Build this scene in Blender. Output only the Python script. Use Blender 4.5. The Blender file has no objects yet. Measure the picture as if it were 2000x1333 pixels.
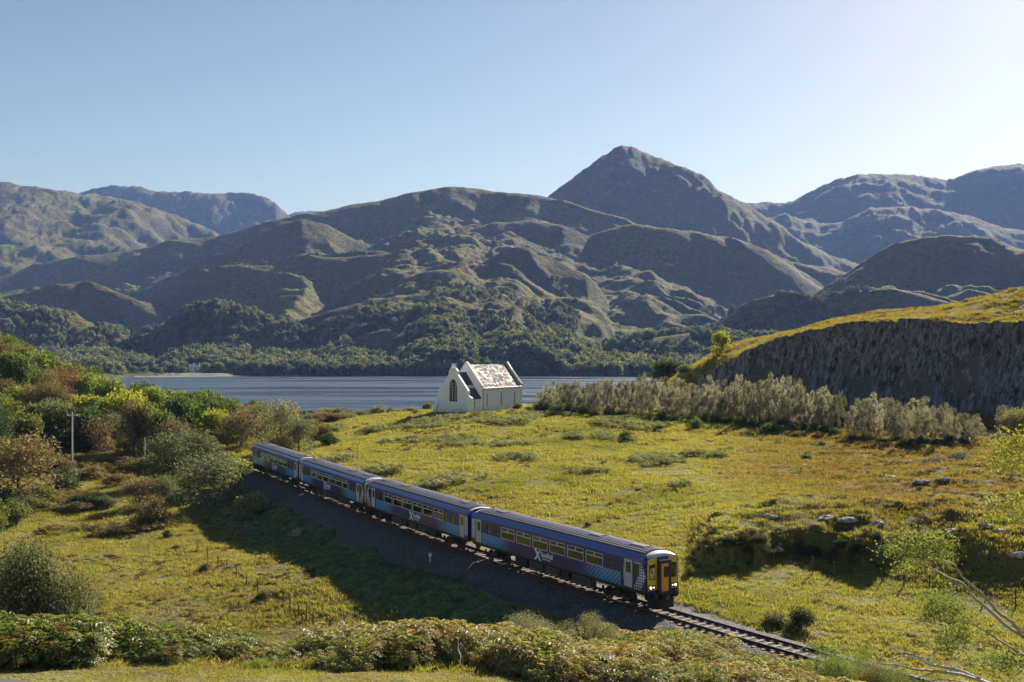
import bpy, bmesh, math, random
import numpy as np
from mathutils import Vector, Matrix

random.seed(7)
RNG = np.random.RandomState(7)
SC = bpy.context.scene
COL = SC.collection

# ------------------------------------------------------------------ camera
FPX, HOR, CZ = 2160.0, 676.0, 34.0        # focal length in photograph pixels, horizon row, eye height above the loch
cam_d = bpy.data.cameras.new('camera')
cam = bpy.data.objects.new('camera', cam_d)
COL.objects.link(cam)
cam.location = (0, 0, CZ)
cam.rotation_euler = (math.radians(90), 0, 0)
cam_d.sensor_width = 36.0
cam_d.lens = 36.0 * FPX / 2000.0
cam_d.shift_y = (HOR - 666.5) / 2000.0
cam_d.clip_start = 0.5
cam_d.clip_end = 30000
SC.camera = cam

# ------------------------------------------------------------------ light
SUN_AZ, SUN_EL = math.radians(31), math.radians(28)
world = bpy.data.worlds.new('World')
SC.world = world
world.use_nodes = True
wn = world.node_tree
wn.nodes.clear()
sky = wn.nodes.new('ShaderNodeTexSky')
sky.sky_type = 'NISHITA'
sky.sun_disc = False
sky.sun_elevation = SUN_EL
sky.sun_rotation = SUN_AZ
sky.altitude = 50
sky.air_density = 1.0
sky.dust_density = 0.25
sky.ozone_density = 3.0
bg = wn.nodes.new('ShaderNodeBackground')
bg.inputs['Strength'].default_value = 0.07
wo = wn.nodes.new('ShaderNodeOutputWorld')
gam = wn.nodes.new('ShaderNodeGamma'); gam.inputs[1].default_value = 1.3          # deeper, clearer air away from the sun
tint = wn.nodes.new('ShaderNodeVectorMath'); tint.operation = 'MULTIPLY'; tint.inputs[1].default_value = (0.53, 0.395, 0.285)
wn.links.new(sky.outputs[0], gam.inputs[0]); wn.links.new(gam.outputs[0], tint.inputs[0]); wn.links.new(tint.outputs[0], bg.inputs[0])
wn.links.new(bg.outputs[0], wo.inputs[0])
sun_d = bpy.data.lights.new('sun', 'SUN')
sun_d.energy = 5.0
sun_d.angle = math.radians(0.5)
sun_d.color = (1.0, 0.90, 0.76)
sun = bpy.data.objects.new('sun', sun_d)
COL.objects.link(sun)
sdir = Vector((math.sin(SUN_AZ) * math.cos(SUN_EL), math.cos(SUN_AZ) * math.cos(SUN_EL), math.sin(SUN_EL)))
sun.rotation_euler = sdir.to_track_quat('Z', 'Y').to_euler()
sun.location = (200, 300, 400)
SC.view_settings.view_transform = 'Standard'
SC.view_settings.look = 'None'
SC.view_settings.gamma = 1
SC.view_settings.use_curve_mapping = False
SC.view_settings.exposure = 1.5
SC.cycles.max_bounces = 6
SC.cycles.diffuse_bounces = 2
SC.cycles.transparent_max_bounces = 16
SC.cycles.volume_bounces = 0

# ------------------------------------------------------------------ helpers
def tag(o, label=None, cat=None, group=None, kind=None):
    if label: o['label'] = label
    if cat: o['category'] = cat
    if group: o['group'] = group
    if kind: o['kind'] = kind
    return o

def empty(name, loc=(0, 0, 0), rz=0.0):
    o = bpy.data.objects.new(name, None)
    o.empty_display_size = 0.3
    COL.objects.link(o)
    o.location = loc
    o.rotation_euler = (0, 0, rz)
    return o

def make_mesh(name, V, F, mat=None, smooth=False, attrs=None):
    """V: n x 3, F: list of polygons or an m x k integer array"""
    me = bpy.data.meshes.new(name)
    V = np.asarray(V, dtype=np.float32)
    if isinstance(F, np.ndarray):
        m, k = F.shape
        me.vertices.add(len(V)); me.vertices.foreach_set('co', V.ravel())
        me.loops.add(m * k); me.loops.foreach_set('vertex_index', F.astype(np.int32).ravel())
        me.polygons.add(m)
        me.polygons.foreach_set('loop_start', np.arange(0, m * k, k, dtype=np.int32))
        me.polygons.foreach_set('loop_total', np.full(m, k, dtype=np.int32))
        me.update(calc_edges=True)
    else:
        me.from_pydata([tuple(map(float, v)) for v in V], [], [tuple(f) for f in F])
        me.update()
    if mat:
        for mm in (mat if isinstance(mat, (list, tuple)) else [mat]):
            me.materials.append(mm)
    if smooth:
        me.polygons.foreach_set('use_smooth', np.ones(len(me.polygons), dtype=bool))
    for k, v in (attrs or {}).items():
        a = me.attributes.new(k, 'FLOAT', 'POINT')
        a.data.foreach_set('value', np.asarray(v, dtype=np.float32))
    return me

def add_obj(name, me, parent=None, loc=None):
    o = bpy.data.objects.new(name, me)
    COL.objects.link(o)
    if parent: o.parent = parent
    if loc is not None: o.location = loc
    return o

class MB:
    """collects simple solids and links them as ONE mesh object"""
    def __init__(s): s.v = []; s.f = []; s.m = []
    def add(s, V, F, mi=0):
        n = len(s.v); s.v += [tuple(map(float, p)) for p in V]; s.f += [tuple(i + n for i in f) for f in F]; s.m += [mi] * len(F); return s
    def box(s, x0, x1, y0, y1, z0, z1, mi=0, M=None):
        P = [(x, y, z) for z in (z0, z1) for y in (y0, y1) for x in (x0, x1)]
        if M is not None: P = [tuple(M @ Vector(p)) for p in P]
        return s.add(P, [(0, 2, 3, 1), (4, 5, 7, 6), (0, 1, 5, 4), (2, 6, 7, 3), (0, 4, 6, 2), (1, 3, 7, 5)], mi)
    def tube(s, pts, rad, n=6, mi=0, cap=True):
        pts = [Vector(p) for p in pts]
        if not hasattr(rad, '__len__'): rad = [rad] * len(pts)
        rings = []
        up = Vector((0.13, 0.27, 1)).normalized()
        for i, p in enumerate(pts):
            t = (pts[min(i + 1, len(pts) - 1)] - pts[max(i - 1, 0)]).normalized()
            a = t.cross(up)
            if a.length < 1e-3: a = t.cross(Vector((1, 0, 0)))
            a.normalize(); b = t.cross(a)
            rings.append([p + (a * math.cos(2 * math.pi * j / n) + b * math.sin(2 * math.pi * j / n)) * rad[i] for j in range(n)])
        V = [q for r in rings for q in r]; F = []
        for i in range(len(pts) - 1):
            for j in range(n):
                k = (j + 1) % n
                F.append((i * n + j, i * n + k, (i + 1) * n + k, (i + 1) * n + j))
        if cap:
            F.append(tuple(range(n - 1, -1, -1))); F.append(tuple((len(pts) - 1) * n + j for j in range(n)))
        return s.add(V, F, mi)
    def prism(s, poly, d, mi=0):
        """poly: 3D points of a planar outline, d: extrusion vector"""
        n = len(poly); P = [Vector(p) for p in poly]; d = Vector(d)
        F = [tuple(range(n - 1, -1, -1)), tuple(range(n, 2 * n))] + [(i, (i + 1) % n, n + (i + 1) % n, n + i) for i in range(n)]
        return s.add(P + [p + d for p in P], F, mi)
    def mesh(s, name, mat, smooth=False):
        me = bpy.data.meshes.new(name); me.from_pydata(s.v, [], s.f); me.update()
        for mm in (mat if isinstance(mat, (list, tuple)) else [mat]): me.materials.append(mm)
        me.polygons.foreach_set('material_index', np.array(s.m, dtype=np.int32))
        if smooth: me.polygons.foreach_set('use_smooth', np.ones(len(me.polygons), dtype=bool))
        return me
    def build(s, name, mat, parent=None, smooth=False, loc=None):
        return add_obj(name, s.mesh(name, mat, smooth), parent, loc)

def copy_tree(o, parent=None):
    c = o.copy(); COL.objects.link(c); c.parent = parent
    for ch in list(o.children): copy_tree(ch, c)
    return c

# ------------------------------------------------------------------ numpy noise
_P = RNG.rand(512, 512).astype(np.float64)
def vnoise(x, y, seed=0):
    x = np.asarray(x, float) + seed * 37.17; y = np.asarray(y, float) + seed * 91.73
    xi = np.floor(x).astype(int); yi = np.floor(y).astype(int)
    fx = x - xi; fy = y - yi
    fx = fx * fx * fx * (fx * (fx * 6 - 15) + 10); fy = fy * fy * fy * (fy * (fy * 6 - 15) + 10)
    a = _P[xi & 511, yi & 511]; b = _P[(xi + 1) & 511, yi & 511]
    c = _P[xi & 511, (yi + 1) & 511]; d = _P[(xi + 1) & 511, (yi + 1) & 511]
    return (a * (1 - fx) + b * fx) * (1 - fy) + (c * (1 - fx) + d * fx) * fy * 1.0
def fbm(x, y, oct=4, seed=0, gain=0.5):
    s = 0; a = 1; t = 0
    for i in range(oct):
        s = s + a * (vnoise(x * 2 ** i, y * 2 ** i, seed + i * 3) - 0.5); t += a; a *= gain
    return s / t * 2
def ridged(x, y, oct=4, seed=0, gain=0.5):
    s = 0; a = 1; t = 0
    for i in range(oct):
        n = 1 - np.abs(vnoise(x * 2 ** i, y * 2 ** i, seed + i * 5) * 2 - 1); s = s + a * n * n; t += a; a *= gain
    return s / t
def sstep(a, b, x):
    t = np.clip((np.asarray(x, float) - a) / (b - a), 0, 1); return t * t * (3 - 2 * t)

# ------------------------------------------------------------------ railway centre line (plan)
RAILZ = 16.5
def _build_path():
    k0, k1, k2 = 0.589259, -0.002972, 1.8e-5
    def th(s):
        s = np.clip(s, -60, 130); return k0 + k1 * s + k2 * s * s
    S = np.arange(-90, 240.01, 0.5)
    T = th(S)
    i0 = int(90 / 0.5)
    X = np.zeros_like(S); Y = np.zeros_like(S)
    dx = -np.sin(T) * 0.5; dy = np.cos(T) * 0.5
    X[i0 + 1:] = np.cumsum(dx[i0:-1]); Y[i0 + 1:] = np.cumsum(dy[i0:-1])
    X[:i0] = -np.cumsum(dx[:i0][::-1])[::-1]; Y[:i0] = -np.cumsum(dy[:i0][::-1])[::-1]
    return S, X + 10.124, Y + 73.018, T
PS, PX_, PY_, PT = _build_path()
def path_at(s, off=0.0):
    """point on the track at s metres behind the front of the train; off > 0 is towards the camera's left"""
    x = np.interp(s, PS, PX_); y = np.interp(s, PS, PY_); t = np.interp(s, PS, PT)
    return x - np.cos(t) * off, y - np.sin(t) * off, t
def track_coords(x, y):
    """signed offset from and position along the track"""
    x = np.asarray(x, float).ravel(); y = np.asarray(y, float).ravel()
    o = np.full(x.shape, 999.0); sa = np.zeros(x.shape)
    near = np.where((y < 330) & (x > -130) & (x < 110))[0]
    px, py, pt, ps = PX_[::4], PY_[::4], PT[::4], PS[::4]
    for c in range(0, len(near), 20000):
        id_ = near[c:c + 20000]
        d = (x[id_, None] - px[None]) ** 2 + (y[id_, None] - py[None]) ** 2
        j = d.argmin(1)
        dx = x[id_] - px[j]; dy = y[id_] - py[j]
        off = -np.cos(pt[j]) * dx - np.sin(pt[j]) * dy
        along = -np.sin(pt[j]) * dx + np.cos(pt[j]) * dy
        sa[id_] = ps[j] + along
        far = (j == 0) | (j == len(px) - 1)
        o[id_] = np.where(far & (np.abs(along) > 2), np.sign(off) * np.sqrt(d[np.arange(len(id_)), j]), off)
    return o, sa

# ------------------------------------------------------------------ near ground height
def PXD(px, d): return (px - 1000.0) / FPX * d
_C = []
def cp(px, d, z): _C.append((PXD(px, d), d, z))
def cpy(px, py, z):
    d = FPX * (CZ - z) / (py - HOR); cp(px, d, z)
for px, d, z in [
    (1000, 3, 31), (-3000, 3, 31), (5000, 3, 31), (-3000, 15, 25.5), (1000, 15, 25.5), (5000, 15, 25.5),
    (0, 30, 22.6), (1000, 30, 22.6), (2000, 30, 22.4), (-1500, 40, 22), (3500, 40, 21.5),
    (0, 39, 22), (400, 39, 22), (800, 39, 22), (1200, 39, 21.7), (1600, 39, 20.9), (2000, 39, 19.6), (2500, 39, 19),
    (0, 44, 21.5), (400, 44, 21.4), (800, 44, 21.3), (1200, 44, 20.6), (1600, 44, 19.4), (2000, 44, 18.2),
    (0, 48, 20.6), (400, 48, 20.4), (800, 48, 20.4), (1200, 48, 19.9), (1500, 48, 18.9), (1800, 48, 17.2), (2200, 48, 16.6),
    (0, 56, 17), (400, 56, 16.4), (700, 56, 16.8), (1000, 56, 18.2), (1300, 56, 18.0), (1500, 56, 17.3),
    (1100, 62, 17.3), (1300, 64, 16.4), (1900, 64, 15.5), (2300, 60, 15.6),
    (0, 66, 13.4), (400, 66, 13.0), (800, 66, 13.6), (1000, 68, 14.6), (-800, 60, 16),
    (0, 85, 12.3), (300, 85, 12.0), (600, 86, 12.9), (586, 92, 13.4), (700, 86, 13.8), (850, 72, 14.2), (-800, 90, 13),
    (0, 110, 12.0), (300, 112, 12.0), (600, 112, 13.2), (455, 138, 13.6), (560, 112, 13.6), (700, 92, 14.0), (850, 80, 14.8), (0, 145, 12.6), (300, 145, 12.3), (480, 150, 13.9), (-600, 140, 15),
    (0, 175, 15), (140, 198, 15.5), (280, 200, 15.2), (400, 190, 15.0), (-500, 190, 24),
    (0, 240, 27), (100, 240, 22), (200, 240, 19), (300, 250, 17), (400, 260, 16), (500, 260, 15.5), (-400, 240, 38), (-1200, 240, 60),
    (0, 330, 32), (150, 330, 22), (300, 350, 11), (500, 360, 8), (560, 330, 11), (-500, 350, 55), (-1500, 400, 95),
    (0, 480, 22), (200, 480, 6), (350, 500, 1.5), (600, 480, 3), (-500, 560, 40), (-1500, 700, 90), (0, 640, 2), (-250, 700, 10),
    (-400, 900, 8), (0, 900, -6), (500, 620, -3), (900, 640, -5), (1300, 640, -4), (500, 800, -9), (1000, 900, -12), (1500, 900, -8), (2500, 900, 20),
    (900, 78, 14.9), (1000, 76, 15.4), (700, 80, 13.0), (1308, 80, 16.2), (1500, 85, 16.7), (1800, 82, 16.4), (2100, 80, 16.6), (1500, 72, 15.9), (2000, 72, 15.8),
    (1100, 100, 16.2), (1300, 100, 17.0), (1000, 131, 17.2), (1400, 106, 17.9), (800, 162, 17.2), (700, 190, 17.2), (650, 200, 16.9), (760, 240, 18.9),
    (700, 224, 17.8), (600, 235, 16.6), (1150, 150, 17.9), (1300, 172, 18.6), (1600, 118, 18.9), (1900, 135, 20.0), (1800, 152, 20.4), (1600, 190, 20.3),
    (1400, 200, 19.8), (1200, 215, 19.8), (1050, 244, 20.0), (930, 240, 20.0), (860, 236, 20.0), (1000, 252, 20.2), (900, 256, 19.6), (1180, 245, 20.2),
    (1750, 97, 19.3), (1950, 85, 19.3), (1950, 105, 20.0), (2200, 110, 21.5), (2300, 150, 24), (2000, 165, 21.0), (2000, 190, 21.5), (2500, 200, 26),
    (1300, 250, 20.4), (1500, 240, 20.5), (1700, 215, 20.6), (1900, 215, 21.0), (1700, 300, 20), (2200, 300, 24),
    (930, 290, 17), (800, 300, 14), (1150, 290, 17), (1000, 350, 11), (1300, 350, 13), (800, 400, 6), (1000, 450, 4), (1300, 450, 6), (900, 545, 0), (1200, 560, 0),
    (1700, 420, 16), (2100, 450, 22), (1700, 600, 4), (2300, 620, 22)]:
    cp(px, d, z)
_C = np.array(_C)
def _tps_fit(C, lam=0.02):
    P = C[:, :2] / 100; n = len(P)
    r2 = ((P[:, None] - P[None]) ** 2).sum(-1)
    K = np.where(r2 > 0, 0.5 * r2 * np.log(r2 + 1e-12), 0) + lam * 0.05 * np.eye(n)
    Q = np.c_[np.ones(n), P]
    A = np.zeros((n + 3, n + 3)); A[:n, :n] = K; A[:n, n:] = Q; A[n:, :n] = Q.T
    return np.linalg.solve(A, np.r_[C[:, 2], 0, 0, 0])
_W = _tps_fit(_C)
def tps(x, y):
    x = x / 100; y = y / 100; out = _W[-3] + _W[-2] * x + _W[-1] * y
    for (cx, cy, _), w in zip(_C, _W[:-3]):
        r2 = (x - cx / 100) ** 2 + (y - cy / 100) ** 2
        out = out + w * 0.5 * r2 * np.log(r2 + 1e-12)
    return out
# the quarried cliff on the right: depth of its edge, height of its edge, rise behind it, by bearing
CL_P = np.array([1240, 1290, 1330, 1400, 1470, 1560, 1650, 1720, 1850, 2000, 2200, 2500])
CL_D = np.array([255, 252, 250, 244, 238, 228, 220, 214, 204, 192, 182, 172.])
CL_Z = np.array([20.3, 22, 25.2, 29.4, 33.5, 36.5, 38.5, 38.8, 38.4, 37.2, 38, 40.])
CL_R = np.array([0, 0.5, 1.5, 3.0, 1.9, 1.4, 1.8, 2.8, 4.4, 8.6, 13, 17.])
CL_W = np.array([40, 34, 26, 14, 5, 4, 4, 4, 4, 4, 4, 4.])
CHX, CHY, CHA = -6.5, 243.0, math.radians(-33)   # chapel centre and axis
_hash = {}
def ground_z(x, y, detail=True):
    x = np.asarray(x, float); y = np.asarray(y, float); sh = x.shape
    x = x.ravel(); y = y.ravel()
    z = tps(x, y)
    px = 1000 + FPX * x / np.maximum(y, 1)
    # cliff
    de = np.interp(px, CL_P, CL_D) + 2.5 * fbm(px / 60, px * 0, 3, 5); zt = np.interp(px, CL_P, CL_Z); rr = np.interp(px, CL_P, CL_R); w = np.interp(px, CL_P, CL_W)
    t = sstep(0, 1, (y - de - 1.0) / w)
    back = sstep(de + 62, de + 200, y)
    up = (zt - z) * t + rr * sstep(0, 45, y - de)
    up = np.where(px > 1240, up, 0) * (1 - back)
    land = sstep(-1, 4, z)
    if detail:
        far = sstep(30, 60, y)
        n1 = fbm(x / 26, y / 26, 3, 11) * 0.55 * far + fbm(x / 7, y / 7, 3, 17) * 0.28 * far + fbm(x / 2.2, y / 2.2, 3, 23) * 0.13
        rough = sstep(1450, 1900, px) * sstep(82, 92, y) * (1 - sstep(150, 180, y))
        n1 = n1 + rough * (ridged(x / 9, y / 6, 4, 31) - 0.45) * 1.3
        hump = sstep(100, 160, px) * (1 - sstep(270, 330, px)) * 0
        chap = 1 - sstep(9, 20, np.hypot(x - CHX, y - CHY))
        n1 = n1 * (1 - 0.85 * chap) * (0.3 + 0.7 * land)
        z = z + n1
        up = up + np.where(t > 0.9, 1, 0) * fbm(x / 9, y / 9, 4, 41) * 0.9 * np.where(px > 1330, 1, 0) * (1 - back)
    # scarp on the right of the line
    sx = sstep(1345, 1400, px) * (1 - 0.62 * sstep(1670, 1790, px))
    ys = 86.5 + 1.4 * np.sin(px / 47.0) + 1.6 * fbm(px / 35, px * 0, 3, 51) - 3.5 * sstep(1700, 2000, px)
    z = z + sx * ((2.0 + 0.9 * fbm(x / 3.0, y / 2.0, 3, 57)) * sstep(0, 2.0, y - ys + 1.2 * fbm(x / 1.6, y / 1.6, 3, 59)) * (1 - sstep(7, 26, y - ys)) - 0.5 * sstep(6, 1, np.abs(y - ys + 3)) * 0)
    z = z + up
    o, sa = track_coords(x, y)
    a = np.abs(o)
    lo = RAILZ - 0.95 - 0.68 * np.maximum(0, a - 2.7); hi = RAILZ - 0.95 + 0.55 * np.maximum(0, a - 3.3)
    wgt = sstep(26, 12, a)
    zz = np.minimum(np.maximum(z, lo), hi)
    z = z + (zz - z) * np.where(a < 26, 1, 0)
    return z.reshape(sh)
def gz(x, y): return float(ground_z(np.array([x]), np.array([y]))[0])
def hit(px, py, dmin=40, dmax=330):
    """where a sight line through a pixel of the photograph meets the ground"""
    D = np.arange(dmin, dmax, 0.5)
    zr = CZ - (py - HOR) / FPX * D
    g = ground_z(PXD(px, D), D)
    k = np.where(g >= zr)[0]
    d = D[k[0]] if len(k) else dmax
    return PXD(px, d), d, gz(PXD(px, d), d)

# ------------------------------------------------------------------ material helpers
class NT:
    def __init__(s, name):
        s.mat = bpy.data.materials.new(name); s.mat.use_nodes = True; s.t = s.mat.node_tree; s.t.nodes.clear()
        s.out = s.t.nodes.new('ShaderNodeOutputMaterial')
    def n(s, typ, **kw):
        nd = s.t.nodes.new(typ)
        for k, v in kw.items():
            if k.startswith('i_'):
                key = k[2:].replace('_', ' ')
                s.set(nd.inputs[key], v)
            else: setattr(nd, k, v)
        return nd
    def set(s, sock, v):
        if hasattr(v, 'default_value') or isinstance(v, bpy.types.NodeSocket): s.t.links.new(v, sock)
        else:
            if isinstance(v, (tuple, list)) and len(v) == 3 and sock.type == 'RGBA': v = (*v, 1)
            sock.default_value = v
    def m(s, op, a, b=0.0, c=None, clamp=False):
        nd = s.t.nodes.new('ShaderNodeMath'); nd.operation = op; nd.use_clamp = clamp
        s.set(nd.inputs[0], a); s.set(nd.inputs[1], b)
        if c is not None: s.set(nd.inputs[2], c)
        return nd.outputs[0]
    def mix(s, f, a, b, blend='MIX'):
        nd = s.t.nodes.new('ShaderNodeMix'); nd.data_type = 'RGBA'; nd.blend_type = blend
        s.set(nd.inputs[0], f); s.set(nd.inputs[6], a); s.set(nd.inputs[7], b)
        return nd.outputs[2]
    def ramp(s, f, stops, interp='LINEAR'):
        nd = s.t.nodes.new('ShaderNodeValToRGB'); cr = nd.color_ramp; cr.interpolation = interp
        while len(cr.elements) < len(stops): cr.elements.new(0.5)
        for e, (p, c) in zip(cr.elements, stops):
            e.position = p; e.color = (*c, 1) if len(c) == 3 else c
        s.set(nd.inputs[0], f); return nd.outputs[0]
    def step(s, x, a, b):
        nd = s.t.nodes.new('ShaderNodeMapRange'); nd.interpolation_type = 'SMOOTHSTEP'
        s.set(nd.inputs[0], x); nd.inputs[1].default_value = a; nd.inputs[2].default_value = b; return nd.outputs[0]
    def noise(s, vec, scale, detail=4, rough=0.55, dist=0.0):
        nd = s.t.nodes.new('ShaderNodeTexNoise'); s.set(nd.inputs['Vector'], vec)
        nd.inputs['Scale'].default_value = scale; nd.inputs['Detail'].default_value = detail
        nd.inputs['Roughness'].default_value = rough; nd.inputs['Distortion'].default_value = dist
        return nd.outputs[0]
    def pos(s): return s.t.nodes.new('ShaderNodeNewGeometry').outputs['Position']
    def sep(s, v):
        nd = s.t.nodes.new('ShaderNodeSeparateXYZ'); s.set(nd.inputs[0], v); return nd.outputs
    def comb(s, x, y, z):
        nd = s.t.nodes.new('ShaderNodeCombineXYZ'); s.set(nd.inputs[0], x); s.set(nd.inputs[1], y); s.set(nd.inputs[2], z); return nd.outputs[0]
    def bump(s, h, strength=0.4, dist=0.1):
        nd = s.t.nodes.new('ShaderNodeBump'); nd.inputs['Strength'].default_value = strength; nd.inputs['Distance'].default_value = dist
        s.set(nd.inputs['Height'], h); return nd.outputs[0]
    def pbr(s, color, rough=0.7, metal=0.0, normal=None, spec=0.5, coat=0.0, emis=None, estr=0.0):
        p = s.t.nodes.new('ShaderNodeBsdfPrincipled')
        s.set(p.inputs['Base Color'], color); s.set(p.inputs['Roughness'], rough); s.set(p.inputs['Metallic'], metal)
        p.inputs['Specular IOR Level'].default_value = spec
        if coat: p.inputs['Coat Weight'].default_value = coat
        if normal is not None: s.set(p.inputs['Normal'], normal)
        if emis is not None:
            s.set(p.inputs['Emission Color'], emis); p.inputs['Emission Strength'].default_value = estr
        s.t.links.new(p.outputs[0], s.out.inputs[0]); return p
    def leafy(s, color, trans=0.45, tint=(1.15, 1.25, 0.55), rough=0.55, gloss=0.02):
        """thin leaf: diffuse in front, light coming through from behind"""
        d = s.t.nodes.new('ShaderNodeBsdfDiffuse'); s.set(d.inputs[0], color)
        t = s.t.nodes.new('ShaderNodeBsdfTranslucent'); s.set(t.inputs[0], s.mix(1.0, color, tint, 'MULTIPLY'))
        g = s.t.nodes.new('ShaderNodeBsdfGlossy'); g.inputs['Roughness'].default_value = rough; g.inputs[0].default_value = (0.7, 0.72, 0.7, 1)
        mx = s.t.nodes.new('ShaderNodeMixShader'); mx.inputs[0].default_value = trans
        s.t.links.new(d.outputs[0], mx.inputs[1]); s.t.links.new(t.outputs[0], mx.inputs[2])
        m2 = s.t.nodes.new('ShaderNodeMixShader'); m2.inputs[0].default_value = gloss
        s.t.links.new(mx.outputs[0], m2.inputs[1]); s.t.links.new(g.outputs[0], m2.inputs[2])
        s.t.links.new(m2.outputs[0], s.out.inputs[0])

def simple(name, col, rough=0.7, metal=0.0, var=0.15, scale=6.0, spec=0.4, bump=0.0, coat=0.0):
    t = NT(name)
    oc = t.n('ShaderNodeTexCoord').outputs['Object']
    n = t.noise(oc, scale, 5)
    c = t.mix(n, tuple(x * (1 - var) for x in col), tuple(min(1, x * (1 + var)) for x in col))
    t.pbr(c, rough, metal, t.bump(n, bump, 0.05) if bump else None, spec, coat)
    return t.mat
# ------------------------------------------------------------------ ground materials
def field_color(t, P):
    """grassland colour by place: yellow-green bog grass, green flushes, rusty heath to the right"""
    x, y, z = t.sep(P)[:3]
    n1 = t.noise(P, 0.055, 4, 0.6); n2 = t.noise(P, 0.35, 4, 0.6); n3 = t.noise(P, 1.7, 3, 0.6)
    c = t.ramp(n1, [(0.34, (0.17, 0.19, 0.050)), (0.47, (0.29, 0.285, 0.070)), (0.60, (0.33, 0.30, 0.090))])
    c = t.mix(t.step(n2, 0.50, 0.70), c, (0.25, 0.215, 0.085))
    c = t.mix(t.step(n3, 0.55, 0.72), c, (0.13, 0.13, 0.045))
    # rusty moor: grows towards the right and up towards the cliff
    side = t.m('SUBTRACT', x, t.m('MULTIPLY', y, 0.16))
    heath = t.m('MULTIPLY', t.step(t.m('ADD', side, t.m('MULTIPLY', n1, 30)), 16, 32), t.step(y, 80, 96))
    hc = t.mix(t.step(n3, 0.35, 0.62), (0.12, 0.085, 0.05), (0.27, 0.175, 0.07))
    hc = t.mix(t.step(n2, 0.50, 0.62), hc, (0.22, 0.20, 0.045))
    c = t.mix(t.m('MULTIPLY', heath, 0.95), c, hc)
    # bracken browned bank and cliff top
    ct = t.m('MULTIPLY', t.step(z, 24, 30), t.step(x, 20, 30))
    c = t.mix(ct, c, t.mix(t.step(n2, 0.40, 0.60), (0.22, 0.215, 0.055), (0.27, 0.18, 0.065)))
    lf = t.m('MULTIPLY', t.step(t.m('MULTIPLY', x, -1), -8, 8), t.m('SUBTRACT', 1, t.step(y, 120, 150)))
    c = t.mix(t.m('MULTIPLY', lf, t.step(n2, 0.38, 0.60)), c, (0.27, 0.23, 0.075))
    return c, n2, n3

def ground_material():
    t = NT('moor_grass_soil')
    P = t.pos()
    c, n2, n3 = field_color(t, P)
    c = t.mix(0.25, c, (0.05, 0.042, 0.018))
    fine = t.noise(P, 7.0, 4, 0.7)
    c = t.mix(t.step(fine, 0.42, 0.62), t.mix(0.5, c, (0.035, 0.035, 0.012)), c)
    nz = t.sep(t.t.nodes.new('ShaderNodeNewGeometry').outputs['True Normal'])[2]
    rock = t.mix(t.noise(P, 2.0, 5), (0.06, 0.058, 0.056), (0.20, 0.19, 0.18))
    c = t.mix(t.m('MULTIPLY', t.m('SUBTRACT', 1, t.step(nz, 0.35, 0.6)), t.step(t.sep(P)[2], 21.5, 23)), c, rock)
    wet = t.at = t.n('ShaderNodeAttribute', attribute_name='shore').outputs['Fac']
    c = t.mix(wet, c, t.mix(n3, (0.10, 0.085, 0.065), (0.22, 0.19, 0.15)))
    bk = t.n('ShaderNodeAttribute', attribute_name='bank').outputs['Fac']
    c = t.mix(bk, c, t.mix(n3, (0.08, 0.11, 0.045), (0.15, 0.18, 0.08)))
    h = t.m('ADD', fine, t.m('MULTIPLY', n3, 2.0))
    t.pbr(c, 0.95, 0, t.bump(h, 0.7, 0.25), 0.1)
    return t.mat
M_GROUND = ground_material()

def build_ground():
    px = np.concatenate([np.linspace(-2600, -450, 40)[:-1], np.linspace(-450, 2450, 720), np.linspace(2450, 4600, 40)[1:]])
    d = np.concatenate([np.geomspace(3, 36, 24)[:-1], np.geomspace(36, 330, 430)[:-1], np.geomspace(330, 1160, 90)])
    PXg, Dg = np.meshgrid(px, d)
    X = (PXg - 1000) / FPX * Dg
    Z = ground_z(X, Dg)
    m, k = Z.shape
    idx = np.arange(m * k).reshape(m, k)
    F = np.stack([idx[:-1, :-1], idx[:-1, 1:], idx[1:, 1:], idx[1:, :-1]], -1).reshape(-1, 4)
    o, s = track_coords(X, Dg)
    Zf = Z.ravel()
    shore = sstep(2.2, 0.6, Zf)
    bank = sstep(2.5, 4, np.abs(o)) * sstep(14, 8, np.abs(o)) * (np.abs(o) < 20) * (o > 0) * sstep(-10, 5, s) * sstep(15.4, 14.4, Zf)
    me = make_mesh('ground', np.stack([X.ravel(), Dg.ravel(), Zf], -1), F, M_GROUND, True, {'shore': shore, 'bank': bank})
    tag(add_obj('ground', me), kind='structure')
build_ground()

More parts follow.
